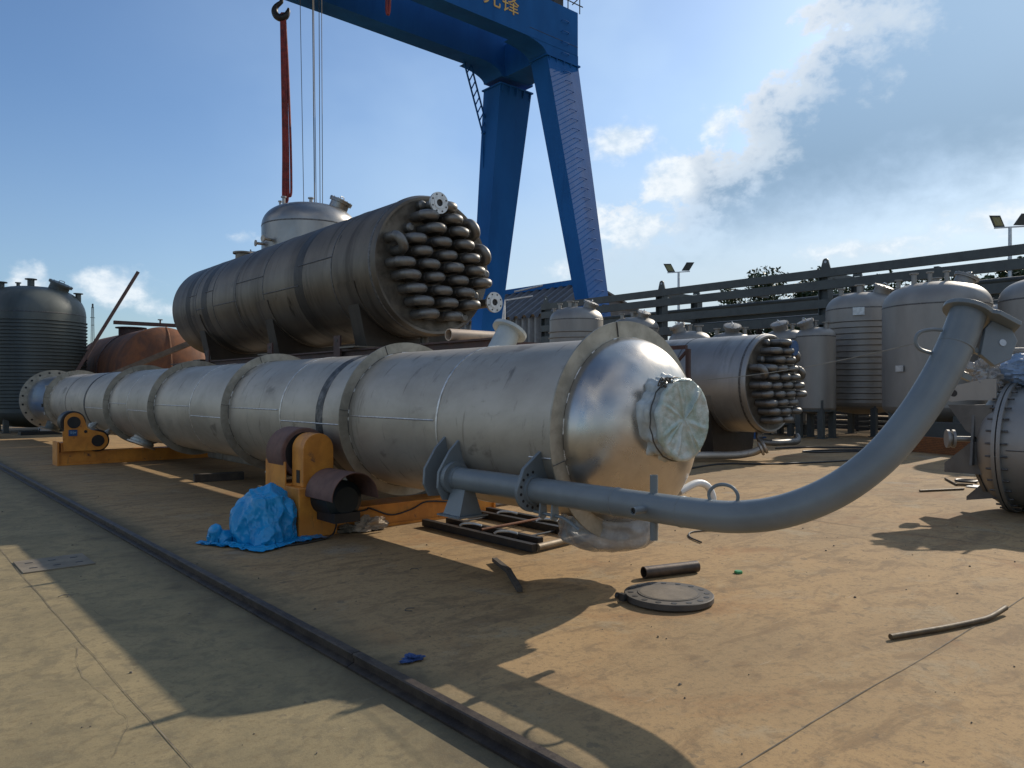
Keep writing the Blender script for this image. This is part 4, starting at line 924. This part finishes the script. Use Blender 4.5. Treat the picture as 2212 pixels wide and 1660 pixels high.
for k, (u, zb, dx_) in enumerate(((-.05, 11.55, .06), (.10, 11.45, .16), (.24, 11.75, .34))):
    a = Vector((HX + (u * .5) * ca_, HY + (u * .5) * sa_, HZ - .15)); lo = Vector((HX + (dx_ + .08) * ca_, HY + (dx_ + .08) * sa_, zb))
    lp = [a + Vector((0, 0, .0)), a.lerp(lo, .3), a.lerp(lo, .7), lo + Vector((-.06 * ca_, -.06 * sa_, .6)), lo + Vector((-.03, .03, .02)), lo + Vector((.05, -.04, .02)), lo + Vector((.09 * ca_, .09 * sa_, .6)), a.lerp(lo, .7) + Vector((.14 * ca_, .14 * sa_, 0)), a.lerp(lo, .3) + Vector((.12 * ca_, .12 * sa_, 0)), a + Vector((.05 * ca_, .05 * sa_, .05))]
    part('sling_loop', MB().tube(rndpts(lp, 6), .062, 10), REDS, t2)
sx, sy = 21.5, 35.2
single('lifting_sling', MB().tube(rndpts([(21.0, 34.3, 24.6), (21.02, 34.3, 22.9), (21.0, 34.3, 21.62), (21.12, 34.25, 21.6), (21.16, 34.25, 22.9), (21.14, 34.25, 24.6)], 5), .075, 10), REDS, 'end of a red sling dangling in front of the blue girder', 'sling')

# ------------------------------------------------------------------ pipe rack
t = thing('pipe_rack', 'long dark grey steel pipe rack with several rails behind the silver tanks', 'pipe rack', (31, 20, 0))
RX, RX2 = 31.0, 34.0
for x in (RX, RX2 + 0.0):
    for y in (-2, 6.7, 15.35, 24.0, 32.6):
        if x == RX2 and y == 32.6: continue
        c_ = part('post', MB().box(x - .22, x + .22, y - .22, y - .19, 0, 6.70).box(x - .22, x + .22, y + .19, y + .22, 0, 6.70).box(x - .02, x + .02, y - .1895, y + .1895, 0, 6.70), RACK, t, smooth=False)
        lug = [(y - .22, 6.72), (y + .22, 6.72), (y + .13, 7.05)] + [(y + .13 * math.cos(R(a)), 7.05 + .13 * math.sin(R(a))) for a in range(20, 161, 20)] + [(y - .13, 7.05)]
        lo_ = part('lifting_eye', MB().prism(lug, x - .03, x + .03, lambda u, v, d: (d, u, v)), RACK, c_, smooth=False)
        part('eye_hole', MB().cyl((x - .035, y, 7.03), (x - .031, y, 7.03), .055, 12), mat('sky_hole', (.5, .55, .6), .6), lo_)
    for (z0, z1) in ((6.36, 6.71), (5.84, 6.22), (5.05, 5.42), (4.36, 4.76)):
        if x == RX2 and z0 != 5.05: continue
        yy = 32.8 if x == RX else 24.2
        mbm = MB().box(x - .14 - .02, x + .14, -4, yy, z1 - .035, z1).box(x - .14 - .02, x + .14, -4, yy, z0, z0 + .035).box(x - .03, x + .01, -4, yy, z0 + .0355, z1 - .0355)
        if x == RX: mbm = MB().box(x - .245, x - .222, -4, yy, z0, z1).box(x - .2215, x - .05, -4, yy, z1 - .03, z1 - .001).box(x - .2215, x - .05, -4, yy, z0 + .001, z0 + .03)
        part('rail', mbm, RACK, t, smooth=False)
for y in (6.7, 15.35, 24.0):
    for z in (6.5, 5.3, 4.5):
        part('cross_beam', MB().box(RX + .23, RX2 - .23, y - .1, y + .1, z - .13, z + .13), RACK, t, smooth=False)
for y in (11, 19.7, 28):
    part('cross_beam', MB().box(RX - .04, RX2 - .2, y - .08, y + .08, 6.1, 6.3), RACK, t, smooth=False)
single('rack_pipe', MB().tube([(32.6, -4, 5.70), (32.6, 32.3, 5.70)], .13, 14), RACK, 'upper long dark pipe running along inside the rack', 'pipe', 'pipes on the rack')
single('rack_pipe', MB().tube([(32.9, -4, 4.92), (32.9, 24, 4.92)], .13, 14), RACK, 'lower long dark pipe running along inside the rack', 'pipe', 'pipes on the rack')
single('elbow_pipe', MB().tube(rndpts([(30.9, 32.2, 3.9), (30.6, 33.2, 3.9), (30.5, 33.75, 3.6), (30.5, 33.9, 3.0), (30.5, 33.9, 0.05)], 6), .22, 16), RACK, 'dark bent pipe elbow left of the end rack post', 'pipe')

# ------------------------------------------------------------------ lamps
def lamp(x, y, h, label, panels):
    t = thing('flood_lamp', label, 'lamp', (x, y, 0), 'floodlight poles beyond the rack')
    part('pole', MB().lathe([(.13, 0), (.10, h * .55), (.075, h)], (0, 0, 0), (0, 0, 1), 16), GALV, t, False)
    rx, ry = .7552, -.6555
    part('cross_arm', MB().bar((-.75 * rx * panels, -.75 * ry * panels, h - .01), (.75 * rx, .75 * ry, h + .08), .06, .06), GALV, t, False, smooth=False)
    for s in ((-1, 1) if panels else (1,)):
        c = Vector((s * .62 * rx, s * .62 * ry, h + .36 + .05 * s)); tl = Vector((.16 * s * rx - .05, .16 * s * ry - .05, .27))
        u = Vector((rx, ry, 0))
        nrm = u.cross(tl).normalized()
        p = part('flood_head', MB().hexa([c - u * .25 - tl - nrm * .035, c + u * .25 - tl - nrm * .035, c + u * .25 - tl + nrm * .035, c - u * .25 - tl + nrm * .035, c - u * .25 + tl - nrm * .035, c + u * .25 + tl - nrm * .035, c + u * .25 + tl + nrm * .035, c - u * .25 + tl + nrm * .035]), RACK, t, False, smooth=False)
        if s < 0:
            e = nrm * .038
            part('lens', MB().hexa([c - u * .19 - tl * .7 + e * .95, c + u * .19 - tl * .7 + e * .95, c + u * .19 - tl * .7 + e * 1.1, c - u * .19 - tl * .7 + e * 1.1, c - u * .19 + tl * .7 + e * .95, c + u * .19 + tl * .7 + e * .95, c + u * .19 + tl * .7 + e * 1.1, c - u * .19 + tl * .7 + e * 1.1]), LAMPG, p, False, smooth=False)
lamp(41.2, 30.5, 9.4, 'twin floodlight pole above the rack, left of the trees', 1)
lamp(41.6, 11.5, 9.35, 'twin floodlight pole at the right picture edge', 1)
t = thing('street_lamp', 'slim white lamp post in front of the corrugated shed', 'lamp', (41.4, 48.8, 0))
part('pole', MB().lathe([(.2, 0), (.16, 9.2)], (0, 0, 0), (0, 0, 1), 14), WHITE, t, False)
part('arm', MB().bar((0, 0, 9.2), (1.9, -1.65, 9.6), .1, .1), WHITE, t, False, smooth=False)
part('lamp_head', MB().bar((.7, -.6, 9.95), (2.5, -2.2, 10.5), .5, .1), GALV, t, False, smooth=False)

# ------------------------------------------------------------------ buildings
def corr(n, f, amp):        # corrugated sheet: f(s, t, d)
    mb = MB(); vs = []; fs = []
    for i in range(n * 4 + 1):
        d = (amp if i % 4 in (1, 2) else 0); s = i / (n * 4)
        vs += [f(s, 0, d), f(s, 1, d)]
        if i: fs.append((2 * i - 2, 2 * i, 2 * i + 1, 2 * i - 1))
    return mb.add(vs, fs)
t = thing('corrugated_shed', 'grey corrugated shed with dark ribbed roof behind the crane leg', 'building', (58, 70, 0))
part('wall', corr(64, lambda s, u, d: (50 - d, 51.5 + 60 * s, 8.8 * u), .35), CORR, t, smooth=False)
part('wall', corr(10, lambda s, u, d: (50.1 + 14 * s, 51.5 - d, 8.8 * u), .2), CORR, t, smooth=False)
part('roof', corr(50, lambda s, u, d: (49.4 + 5.5 * u, 51.0 + 61 * s, 8.6 + 3.6 * u + d), .35), ROOFM, t, smooth=False)
part('roof', MB().hexa([(54.9, 51, 12.1), (66, 51, 8.6), (66, 112, 8.6), (54.9, 112, 12.1), (54.9, 51, 12.3), (66, 51, 8.8), (66, 112, 8.8), (54.9, 112, 12.3)]), ROOFM, t, smooth=False)
part('ridge_trim', MB().box(54.5, 55.3, 50.9, 112, 12.2, 12.75), BLUE, t, smooth=False)
part('gable', MB().prism([(50.1, 8.81), (66, 8.61), (54.9, 12.1)], 51.3, 51.4, lambda u, v, d: (u, d, v)), ROOFM, t, smooth=False)
t = thing('white_building', 'low white building glimpsed below the raised exchanger', 'building', (30, 48, 0))
part('wall', MB().box(27.5, 31.8, 36.2, 60, 0, 5.0), WHITE, t, smooth=False)
part('roof', MB().box(27.2, 32.0, 36.0, 60.2, 5.001, 5.2), GALV, t, smooth=False)

# ------------------------------------------------------------------ trees beyond the rack
def tree(x, y, h, cr, seed, label):
    rnd = random.Random(seed)
    t = thing('broadleaf_tree', label, 'tree', (x, y, 0), 'trees beyond the pipe rack')
    tk = MB().tube(rndpts([(0, 0, 0), (.1, .05, h * .3), (-.05, .12, h * .6), (.05, 0, h * .85)], 4), .2, 10, rr=[.24 - .2 * i / 12 for i in range(13)])
    blobs = []
    for k in range(20):
        a = rnd.uniform(0, 6.28); q = rnd.uniform(.1, 1) ** .6 * cr; z = rnd.uniform(.30, .93) * h
        q *= (1.1 - abs(z / h - .62) * 1.5)
        c = Vector((q * math.cos(a), q * math.sin(a), z)); blobs.append((c, rnd.uniform(.5, 1.0) * cr * .42))
        tk.tube([(0, 0, z * .55), (c.x * .5, c.y * .5, z * .78), c], .05, 6, rr=[.08, .05, .015])
    part('trunk', tk, BARK, t, False)
    vs = []; fs = []
    for c, br in blobs:
        for _ in range(520):
            d = Vector((rnd.gauss(0, 1), rnd.gauss(0, 1), rnd.gauss(0, .8))).normalized() * br * rnd.uniform(.35, 1.12)
            p = c + d; s = rnd.uniform(.09, .19)
            n = Vector((rnd.gauss(0, 1), rnd.gauss(0, 1), rnd.gauss(.6, 1))).normalized(); u = n.orthogonal().normalized(); v = n.cross(u)
            ang = rnd.uniform(0, 6.28); u, v = u * math.cos(ang) + v * math.sin(ang), v * math.cos(ang) - u * math.sin(ang)
            o = len(vs); vs += [p - u * s, p - v * s * .45, p + u * s, p + v * s * .45]; fs.append((o, o + 1, o + 2, o + 3))
    part('crown', MB().add(vs, fs), LEAF, t, False, smooth=False)
TL = ['tree just right of the left floodlight pole, crown over the top rail', 'tree filling the middle of the rack bay, branches poking above the rail', 'bushy tree close left of the tall rack post', 'tree behind the tall rack post and coil ringed tank', 'tree behind the broad silver tank top', 'tree with twigs above the rail near the right floodlight pole', 'tree at the right picture edge beyond the rack', 'dark low tree in the left part of the rack bay', 'low dense tree between the two tallest trees of the middle rack bay', 'low dense tree seen between the rack rails above the coil ringed tank', 'low dense tree at the foot of the left floodlight pole']
for k, (x, y, h, cr) in enumerate(((46, 27.4, 9.4, 3.0), (46.5, 24.2, 8.9, 2.9), (45, 20.0, 8.2, 2.9), (47, 17.0, 8.3, 2.8), (45, 11.4, 8.4, 2.9), (44, 8.8, 9.4, 2.6), (46, 5.2, 9.2, 2.9), (47, 31.4, 7.0, 2.6), (48, 22.2, 7.2, 2.8), (48, 14.2, 7.3, 2.8), (48, 29.4, 7.3, 2.6))):
    tree(x, y, h, cr, 30 + k, TL[k])

# ------------------------------------------------------------------ right-hand vessel
VX, VY, VZ, VR = 11.55, 3.12, .84, .79
t = thing('bolted_vessel', 'grey horizontal vessel with bolted flange and lifting lugs at the right picture edge', 'vessel', (VX, VY, 0))
part('shell', MB().lathe([(VR, -5.5), (VR, -.05)], (VX, VY, VZ), Y_, 96), SILVER, t)
part('near_head', MB().lathe([(a, -5.5 - h) for a, h in ell(VR, 0, .4, 10)], (VX, VY, VZ), Y_, 64), SILVER, t)
f1 = part('body_flange', MB().lathe([(VR - .01, -.05), (VR + .07, -.05), (VR + .07, -.008), (VR - .01, -.008)], (VX, VY, VZ), Y_, 96).lathe([(VR - .01, .008), (VR + .07, .008), (VR + .07, .05), (VR - .01, .05)], (VX, VY, VZ), Y_, 96), SILVER, t)
for k in range(32):
    a = 2 * math.pi * (k + .5) / 32
    part('stud_bolt', MB().cyl((VX + (VR + .035) * math.cos(a), VY - .12, VZ + (VR + .035) * math.sin(a)), (VX + (VR + .035) * math.cos(a), VY + .12, VZ + (VR + .035) * math.sin(a)), .013, 8), WELDD, f1)
part('far_head', MB().lathe([(a, .05 + h) for a, h in ell(VR - .005, 0, .38, 12)], (VX, VY, VZ), Y_, 64), SILVER, t)
part('weld_seam', MB().tube([(VX + (VR + .002) * math.cos(R(180)), VY - .1 - 2.0 * i / 6, VZ - .0 + (VR + .002) * math.sin(R(180))) for i in range(7)], .007, 6), WELDD, t)
# leg brackets, lugs and nozzle on the head side
def xzplate(poly, y0, y1): return MB().prism(poly, y0, y1, lambda u, v, d: (u, d, v))
def yzplate(poly, x0, x1): return MB().prism(poly, x0, x1, lambda u, v, d: (d, u, v))
part('leg_plate', yzplate([(VY + .10, 1.40), (VY + .62, 1.40), (VY + .40, 1.06), (VY + .28, .98), (VY + .10, .98)], VX - .62, VX - .57), DKGREY, t, smooth=False)
part('leg_plate', yzplate([(VY + .10, .92), (VY + .34, .92), (VY + .66, .62), (VY + .66, .50), (VY + .10, .50)], VX - .62, VX - .57), DKGREY, t, smooth=False)
part('leg_plate', xzplate([(VX - .72, .62), (VX - .1, .62), (VX - .1, 1.4), (VX - .60, 1.4)], VY + .30, VY + .33), DKGREY, t, smooth=False)
part('gusset', yzplate([(VY - .02 + .1, .56), (VY + .45, .18), (VY + .45, .13), (VY + .08, .20)], VX - .45, VX - .42), DKGREY, t, smooth=False)
part('gusset', MB().bar((VX - .57, VY + .28, .52), (VX - .45, VY + .22, .28), .05, .05), DKGREY, t, smooth=False)
lugp = [(VY + .08, 1.46), (VY + .42, 1.46)] + [(VY + .58 + .11 * math.cos(R(a)), 1.54 + .11 * math.sin(R(a))) for a in range(-70, 91, 16)] + [(VY + .20, 1.74), (VY + .08, 1.74)]
lg = part('lifting_lug', yzplate(lugp, VX - .52, VX - .49), SILVER, t, smooth=False)
part('lug_hole', MB().cyl((VX - .5235, VY + .58, 1.55), (VX - .5205, VY + .58, 1.55), .045, 16), BLACK, lg)
part('bag_wrap', crumple((VX - .30, VY + .30, 1.82), (.17, .2, .2), 2.2, .4, 50, 36), CLEAR, t, ang=50)
nz = part('side_nozzle', MB().lathe([(.035, 0), (.035, .34)], (VX - .45, VY + .25, .95), (-.55, .83, 0), 20), SILVER, t)
part('flange', MB().lathe([(.0001, .34), (.12, .34), (.12, .37), (.08, .375), (.08, .40), (.12, .405), (.12, .435), (.0001, .435)], (VX - .45, VY + .25, .95), (-.55, .83, 0), 28), SILVER, nz)
lugp = [(VX - .42, .24), (VX - .12, .30)] + [(VX - .30 + .12 * math.cos(R(a)), .13 + .11 * math.sin(R(a))) for a in range(20, -200, -20)]
lg = part('lifting_lug', xzplate(lugp, VY - .36, VY - .33), SILVER, t, smooth=False)
part('lug_hole', MB().cyl((VX - .30, VY - .364, .13), (VX - .30, VY - .3605, .13), .05, 16), BLACK, lg)
part('side_nozzle', MB().lathe([(.09, VR - .05), (.09, VR + .18), (.15, VR + .18), (.15, VR + .22), (.0001, VR + .22)], (VX, VY - .48, VZ), (-.80, 0, -.60), 24), SILVER, t)
lugp = [(VX - .2, 1.60), (VX + .2, 1.60), (VX + .14, 1.88)] + [(VX + .14 * math.cos(R(a)), 1.88 + .12 * math.sin(R(a))) for a in range(10, 171, 20)] + [(VX - .14, 1.88)]
part('lifting_lug', xzplate([(u - .1, v) for u, v in lugp], VY - .30, VY - .27), WHITE, t, smooth=False)
part('support_block', MB().box(VX - .5, VX + .5, VY - .9, VY - .7, 0, .12).box(VX - .5, VX + .5, VY - 4.4, VY - 4.2, 0, .12), WOOD, t, smooth=False)
part('bail_handle', MB().tube(rndpts([(VX - .38, VY + .25, 1.72), (VX - .30, VY + .22, 2.0), (VX - .1, VY + .1, 2.12), (VX + .4, VY - .2, 2.14), (VX + .9, VY - .5, 2.15)], 5), .022, 8), SILVER, t)
single('blue_cover_bundle', crumple((VX + .30, VY - .02, 1.82), (.48, .36, .26), 6.4, .16, 80, 50), CLOTH, 'blue plastic covered bundle lying on top of the bolted vessel', 'bundle')

# ------------------------------------------------------------------ low beam and orange barrier near the right tanks
t = thing('mesh_barrier', 'low orange perforated barrier panel on the ground before the broad tank', 'barrier', (20, 6.5, 0))
a, c = Vector((20.5, 7.9, 0)), Vector((19.1, 4.6, 0)); dv = (c - a)
part('panel', MB().bar(a + Vector((0, 0, .21)), c + Vector((0, 0, .21)), .05, .40), MESHO, t, smooth=False)
ph = MB(); uu = dv.normalized(); nn = Vector((uu.y, -uu.x, 0))
if nn.x > 0: nn = -nn
for i in range(90):
    for j in range(9):
        p = a + dv * ((i + .5 + .5 * (j % 2)) / 91) + Vector((0, 0, .035 + .042 * j)) + nn * .0265
        ph.add([p - uu * .011 - Vector((0, 0, .011)), p + uu * .011 - Vector((0, 0, .011)), p + uu * .011 + Vector((0, 0, .011)), p - uu * .011 + Vector((0, 0, .011))], [(0, 1, 2, 3)])
po = part('perforation', ph, mat('perf_dark', (.10, .04, .015), .8), t, smooth=False); po['kind'] = 'stuff'
single('box_beam', MB().bar((22.0, 8.0, .56 - .2), (20.6, 2.6, .56 - .2), .5, .72), RACK, 'dark grey box beam lying behind the orange barrier', 'beam', smooth=False)
for k, (x, y) in enumerate(((22.2, 13.4),)):
    single('pump_unit', MB().box(x - .2, x + .2, y - .15, y + .15, .05, .5).lathe([(.0001, 0), (.13, 0), (.13, .4), (.0001, .4)], (x - .2, y - .2, .62), (1, 0, 0), 16).box(x - .3, x + .3, y - .25, y + .25, 0, .048), BLUECAP if k == 0 else RACK, 'small blue pump standing below the slim plain tank', 'pump')

for k, (y0, y1, lb) in enumerate(((7.2, 10.8, 'dark slatted crate on the ground behind the broad tank legs'), (11.2, 15.0, 'dark slatted crate on the ground behind the coil ringed tank legs'), (15.4, 19.4, 'dark slatted crate on the ground behind the tube bundle'))):
    t = thing('slatted_crate', lb, 'crate', (29.2, (y0 + y1) / 2, 0), 'slatted crates behind the tanks')
    for i in range(9):
        part('slat', MB().box(28.9, 28.94, y0, y1, .06 + i * .19, .18 + i * .19), BLACK, t, smooth=False)
        if i < 7: part('slat', MB().box(29.9, 29.94, y0, y1, .06 + i * .19, .18 + i * .19), BLACK, t, smooth=False)
    for yy in (y0 + .1, (y0 + y1) / 2, y1 - .1):
        part('upright', MB().box(28.945, 29.895, yy - .06, yy + .06, 0, 1.72), BLACK, t, smooth=False)
# ------------------------------------------------------------------ loose things on the ground
t = thing('blind_flange', 'big dark round blind flange lying on the sunny concrete', 'flange', (4.63, 3.52, 0))
bx, by, br = 4.63, 3.52, .335
part('disc', MB().lathe([(.0001, 0), (br - .006, 0), (br, .006), (br, .042), (br - .005, .047), (.235, .047), (.233, .052), (.0001, .052)], (bx, by, .01), (0, 0, 1), 80), mat('flange_dark', (.078, .064, .05), .65, .1, (.055, .046, .037), 6, bump=.15), t)
part('raised_face', MB().lathe([(.0001, .0), (.215, .0)], (bx, by, .0635), (0, 0, 1), 64), mat('flange_face', (.15, .118, .083), .7, .1, (.10, .08, .058), 5, bump=.2), t)
for k in range(16):
    a = 2 * math.pi * k / 16
    part('bolt_hole', MB().cyl((bx + .285 * math.cos(a), by + .285 * math.sin(a), .055), (bx + .285 * math.cos(a), by + .285 * math.sin(a), .0595), .022, 16), BLACK, t)
part('side_lug', MB().box(bx - .345, bx - .31, by + .15, by + .20, .02, .075).cyl((bx - .33, by + .20, .05), (bx - .33, by + .23, .05), .025, 12), BLACK, t)
single('steel_tube', MB().pipe((5.0, 4.06, .052), (5.53, 3.90, .052), .05, .042, 28), mat('tube_brown', (.105, .075, .055), .5, .5, (.06, .045, .035), 8, bump=.15), 'short dark brown steel tube lying behind the blind flange', 'tube')
single('bent_bar', MB().tube(rndpts([(4.96, 2.03, .022), (5.4, 1.88, .022), (5.72, 1.79, .022), (5.9, 1.75, .026), (6.16, 1.73, .045)], 6), .0185, 12), BRASS, 'long brass brown bar with bent end on the concrete at the lower right', 'bar')
single('wood_strip', MB().bar((4.42, 5.34, .03), (4.22, 4.9, .035), .045, .035).bar((4.22, 4.905, .033), (3.9, 4.4, .03), .045, .034), WOOD, 'dark splintered wooden strip at the shadow edge under the column', 'wood', smooth=False)
t = thing('ladder_frame', 'black steel ladder like frame lying on the ground under the column', 'frame', (5.5, 6.4, 0))
for x, y0, y1 in ((4.98, 5.4, 7.3), (5.25, 5.6, 7.2), (5.85, 5.72, 7.4), (6.1, 5.75, 7.5)):
    part('side_bar', MB().box(x - .035, x + .035, y0, y1, .01, .085), BLACK, t, smooth=False)
part('end_bar', MB().tube([(5.02, 5.40, .05), (5.84, 5.50, .05)], .035, 14), mat('bar_pale', (.30, .23, .15), .6, .3), t)
for y in (5.9, 6.5, 7.1):
    part('cross_bar', MB().tube([(5.0, y, .03), (6.1, y + .1, .03)], .012, 8), BLACK, t)
for x, y in ((5.12, 6.55), (5.12, 5.95), (5.95, 6.9), (5.95, 6.2)):
    part('hook', MB().tube(rndpts([(x - .1, y + .12, .088), (x - .06, y + .1, .11), (x + .02, y + .02, .11), (x + .07, y - .06, .095)], 4), .014, 8), GALV, t)
single('rusty_rod', MB().tube([(5.02, 6.28, .10), (5.95, 6.35, .105)], .014, 8), RUST, 'thin rusty rod lying across the black ladder like frame', 'rod')
for k, (pts, r, lb) in enumerate((([(12.46, 4.66, .02), (13.25, 4.30, .02)], .018, 'straight brown rod on the ground left of the bolted vessel'), ([(14.56, 5.02, .02), (13.74, 4.56, .02), (13.85, 4.36, .02)], .018, 'brown rod with a kink beside the bolted vessel'))):
    single('loose_rod', MB().tube(pts, r, 8), BRASS, lb, 'rod')
single('scrap_plate', MB().box(13.65, 13.95, 4.2, 4.4, .005, .02), GALV, 'small bright scrap plate next to the kinked rod', 'plate', smooth=False)
single('scrap_ring', MB().tube([(14.36 + .16 * math.cos(q * .4), 4.62 + .16 * math.sin(q * .4), .03) for q in range(16)], .02, 8, True), BLACK, 'small dark ring lying near the kinked rod', 'ring')
single('green_cap', MB().lathe([(.0001, .010), (.032, .010), (.036, .0), (.036, -.008)], (5.77, 3.64, .012), (0, 0, 1), 24), GREENP, 'small green plastic cap on the sunny concrete', 'cap')
single('timber_block', MB().bar((4.35, 13.4, .07), (5.15, 13.25, .07), .16, .13), WOOD, 'dark timber block in the shade below the column, farther one', 'timber', 'timbers under the column', smooth=False)
single('timber_block', MB().bar((4.55, 11.1, .07), (5.2, 11.0, .07), .16, .13), WOOD, 'dark timber block in the shade below the column, nearer one', 'timber', 'timbers under the column', smooth=False)
t = thing('rag_heap', 'pale crumpled sheet lying at the foot of the orange roller stand', 'sheet', (4.3, 7.5, 0))
part('sheet', crumple((4.36, 7.50, .05), (.16, .09, .09), 4.4, .6, 50, 36), CARD, t, ang=50)
part('dark_fold', crumple((4.12, 7.56, .03), (.13, .08, .045), 8.4, .5, 40, 30), PLATEM, t, ang=50)
single('blue_rag', crumple((2.45, 3.72, .015), (.055, .035, .022), 1.9, .7, 40, 26), mat('rag_blue', (.03, .07, .20), .8), 'small blue rag beside the crane rail', 'rag')
t = thing('cover_plate', 'rectangular steel cover plate with slots set in the concrete left of the rail', 'cover plate', (1.33, 7.97, 0))
part('plate', MB().box(1.06, 1.62, 7.68, 8.24, .001, .012), PLATEM, t, smooth=False)
for x in (1.16, 1.34, 1.52):
    for y in (7.84, 8.08): part('slot', MB().box(x - .03, x + .03, y - .012, y + .012, .0122, .0145), BLACK, t, smooth=False)
def cable(pts, r, label, m=BLACK): single('ground_cable', MB().tube(rndpts(pts, 8), r, 8), m, label, 'cable', 'cables on the yard')
cable([(8.9, 8.2, .02), (11.0, 8.6, .02), (12.42, 8.98, .02), (13.82, 9.12, .02), (14.6, 8.44, .02), (16.1, 7.85, .02), (17.5, 7.6, .02), (19, 7.9, .02)], .018, 'black cable running over sunlit concrete behind the wrapped nozzle')
cable([(18.6, 10.6, .02), (19.6, 10.2, .02), (20.8, 8.9, .02), (21.4, 8.0, .02), (20.6, 7.8, .02), (19.4, 8.6, .02), (18.3, 9.2, .02), (18.2, 9.6, .02), (19.2, 9.3, .02), (20.6, 8.2, .02)], .022, 'looped black hose in the shade between exchanger and broad tank')
cable([(6.6, 4.6, .012), (6.75, 4.85, .012), (7.0, 5.0, .012), (7.3, 4.9, .012), (7.5, 4.95, .012)], .009, 'short thin cable behind the davit handle')
cable([(5.9, 9.2, .012), (6.6, 8.2, .012), (7.4, 7.6, .012), (8.0, 7.0, .012), (8.4, 6.4, .012)], .010, 'thin cable trailing on sunlit ground below the column')
# grit scattered over the yard
gm = MB()
for k in range(300):
    x, y = random.uniform(.2, 11), random.uniform(1.2, 13); s = random.choice((.003, .004, .004, .005, .006, .009))
    u = random.uniform(0, 6.28)
    c0 = Vector((x, y, .002)); a_ = Vector((math.cos(u), math.sin(u), 0)) * s; b_ = Vector((-math.sin(u), math.cos(u), 0)) * s * random.uniform(.4, .9)
    gm.hexa([c0 - a_ - b_, c0 + a_ - b_, c0 + a_ * .9 + b_, c0 - a_ + b_, c0 - a_ * .6 - b_ * .6 + Vector((0, 0, s)), c0 + a_ * .6 - b_ * .5 + Vector((0, 0, s * .9)), c0 + a_ * .5 + b_ * .6 + Vector((0, 0, s)), c0 - a_ * .6 + b_ * .5 + Vector((0, 0, s * .8))])
single('yard_grit', gm, STONE, 'scattered small stones and chips on the concrete', 'grit', kind='stuff', smooth=False)
for k, (x, y, lb) in enumerate(((3.05, 4.6, 'thin curled wire offcut in the shade of the column'), (3.72, 5.55, 'dark crooked wire scrap in the shade near the splintered strip'), (1.2, 6.6, 'small wire offcut on the pale concrete near the cover plate'))):
    a = random.uniform(0, 3.1); z = .7
    single('wire_offcut', MB().tube(rndpts([(x, y, .006), (x + .07 * z * math.cos(a), y + .07 * z * math.sin(a), .007), (x + .12 * z * math.cos(a + .6), y + .12 * z * math.sin(a + .6), .006), (x + .10 * z * math.cos(a + 1.3), y + .10 * z * math.sin(a + 1.3), .006)], 4), .003, 5), WIRE, lb, 'wire', 'wire offcuts on the concrete')
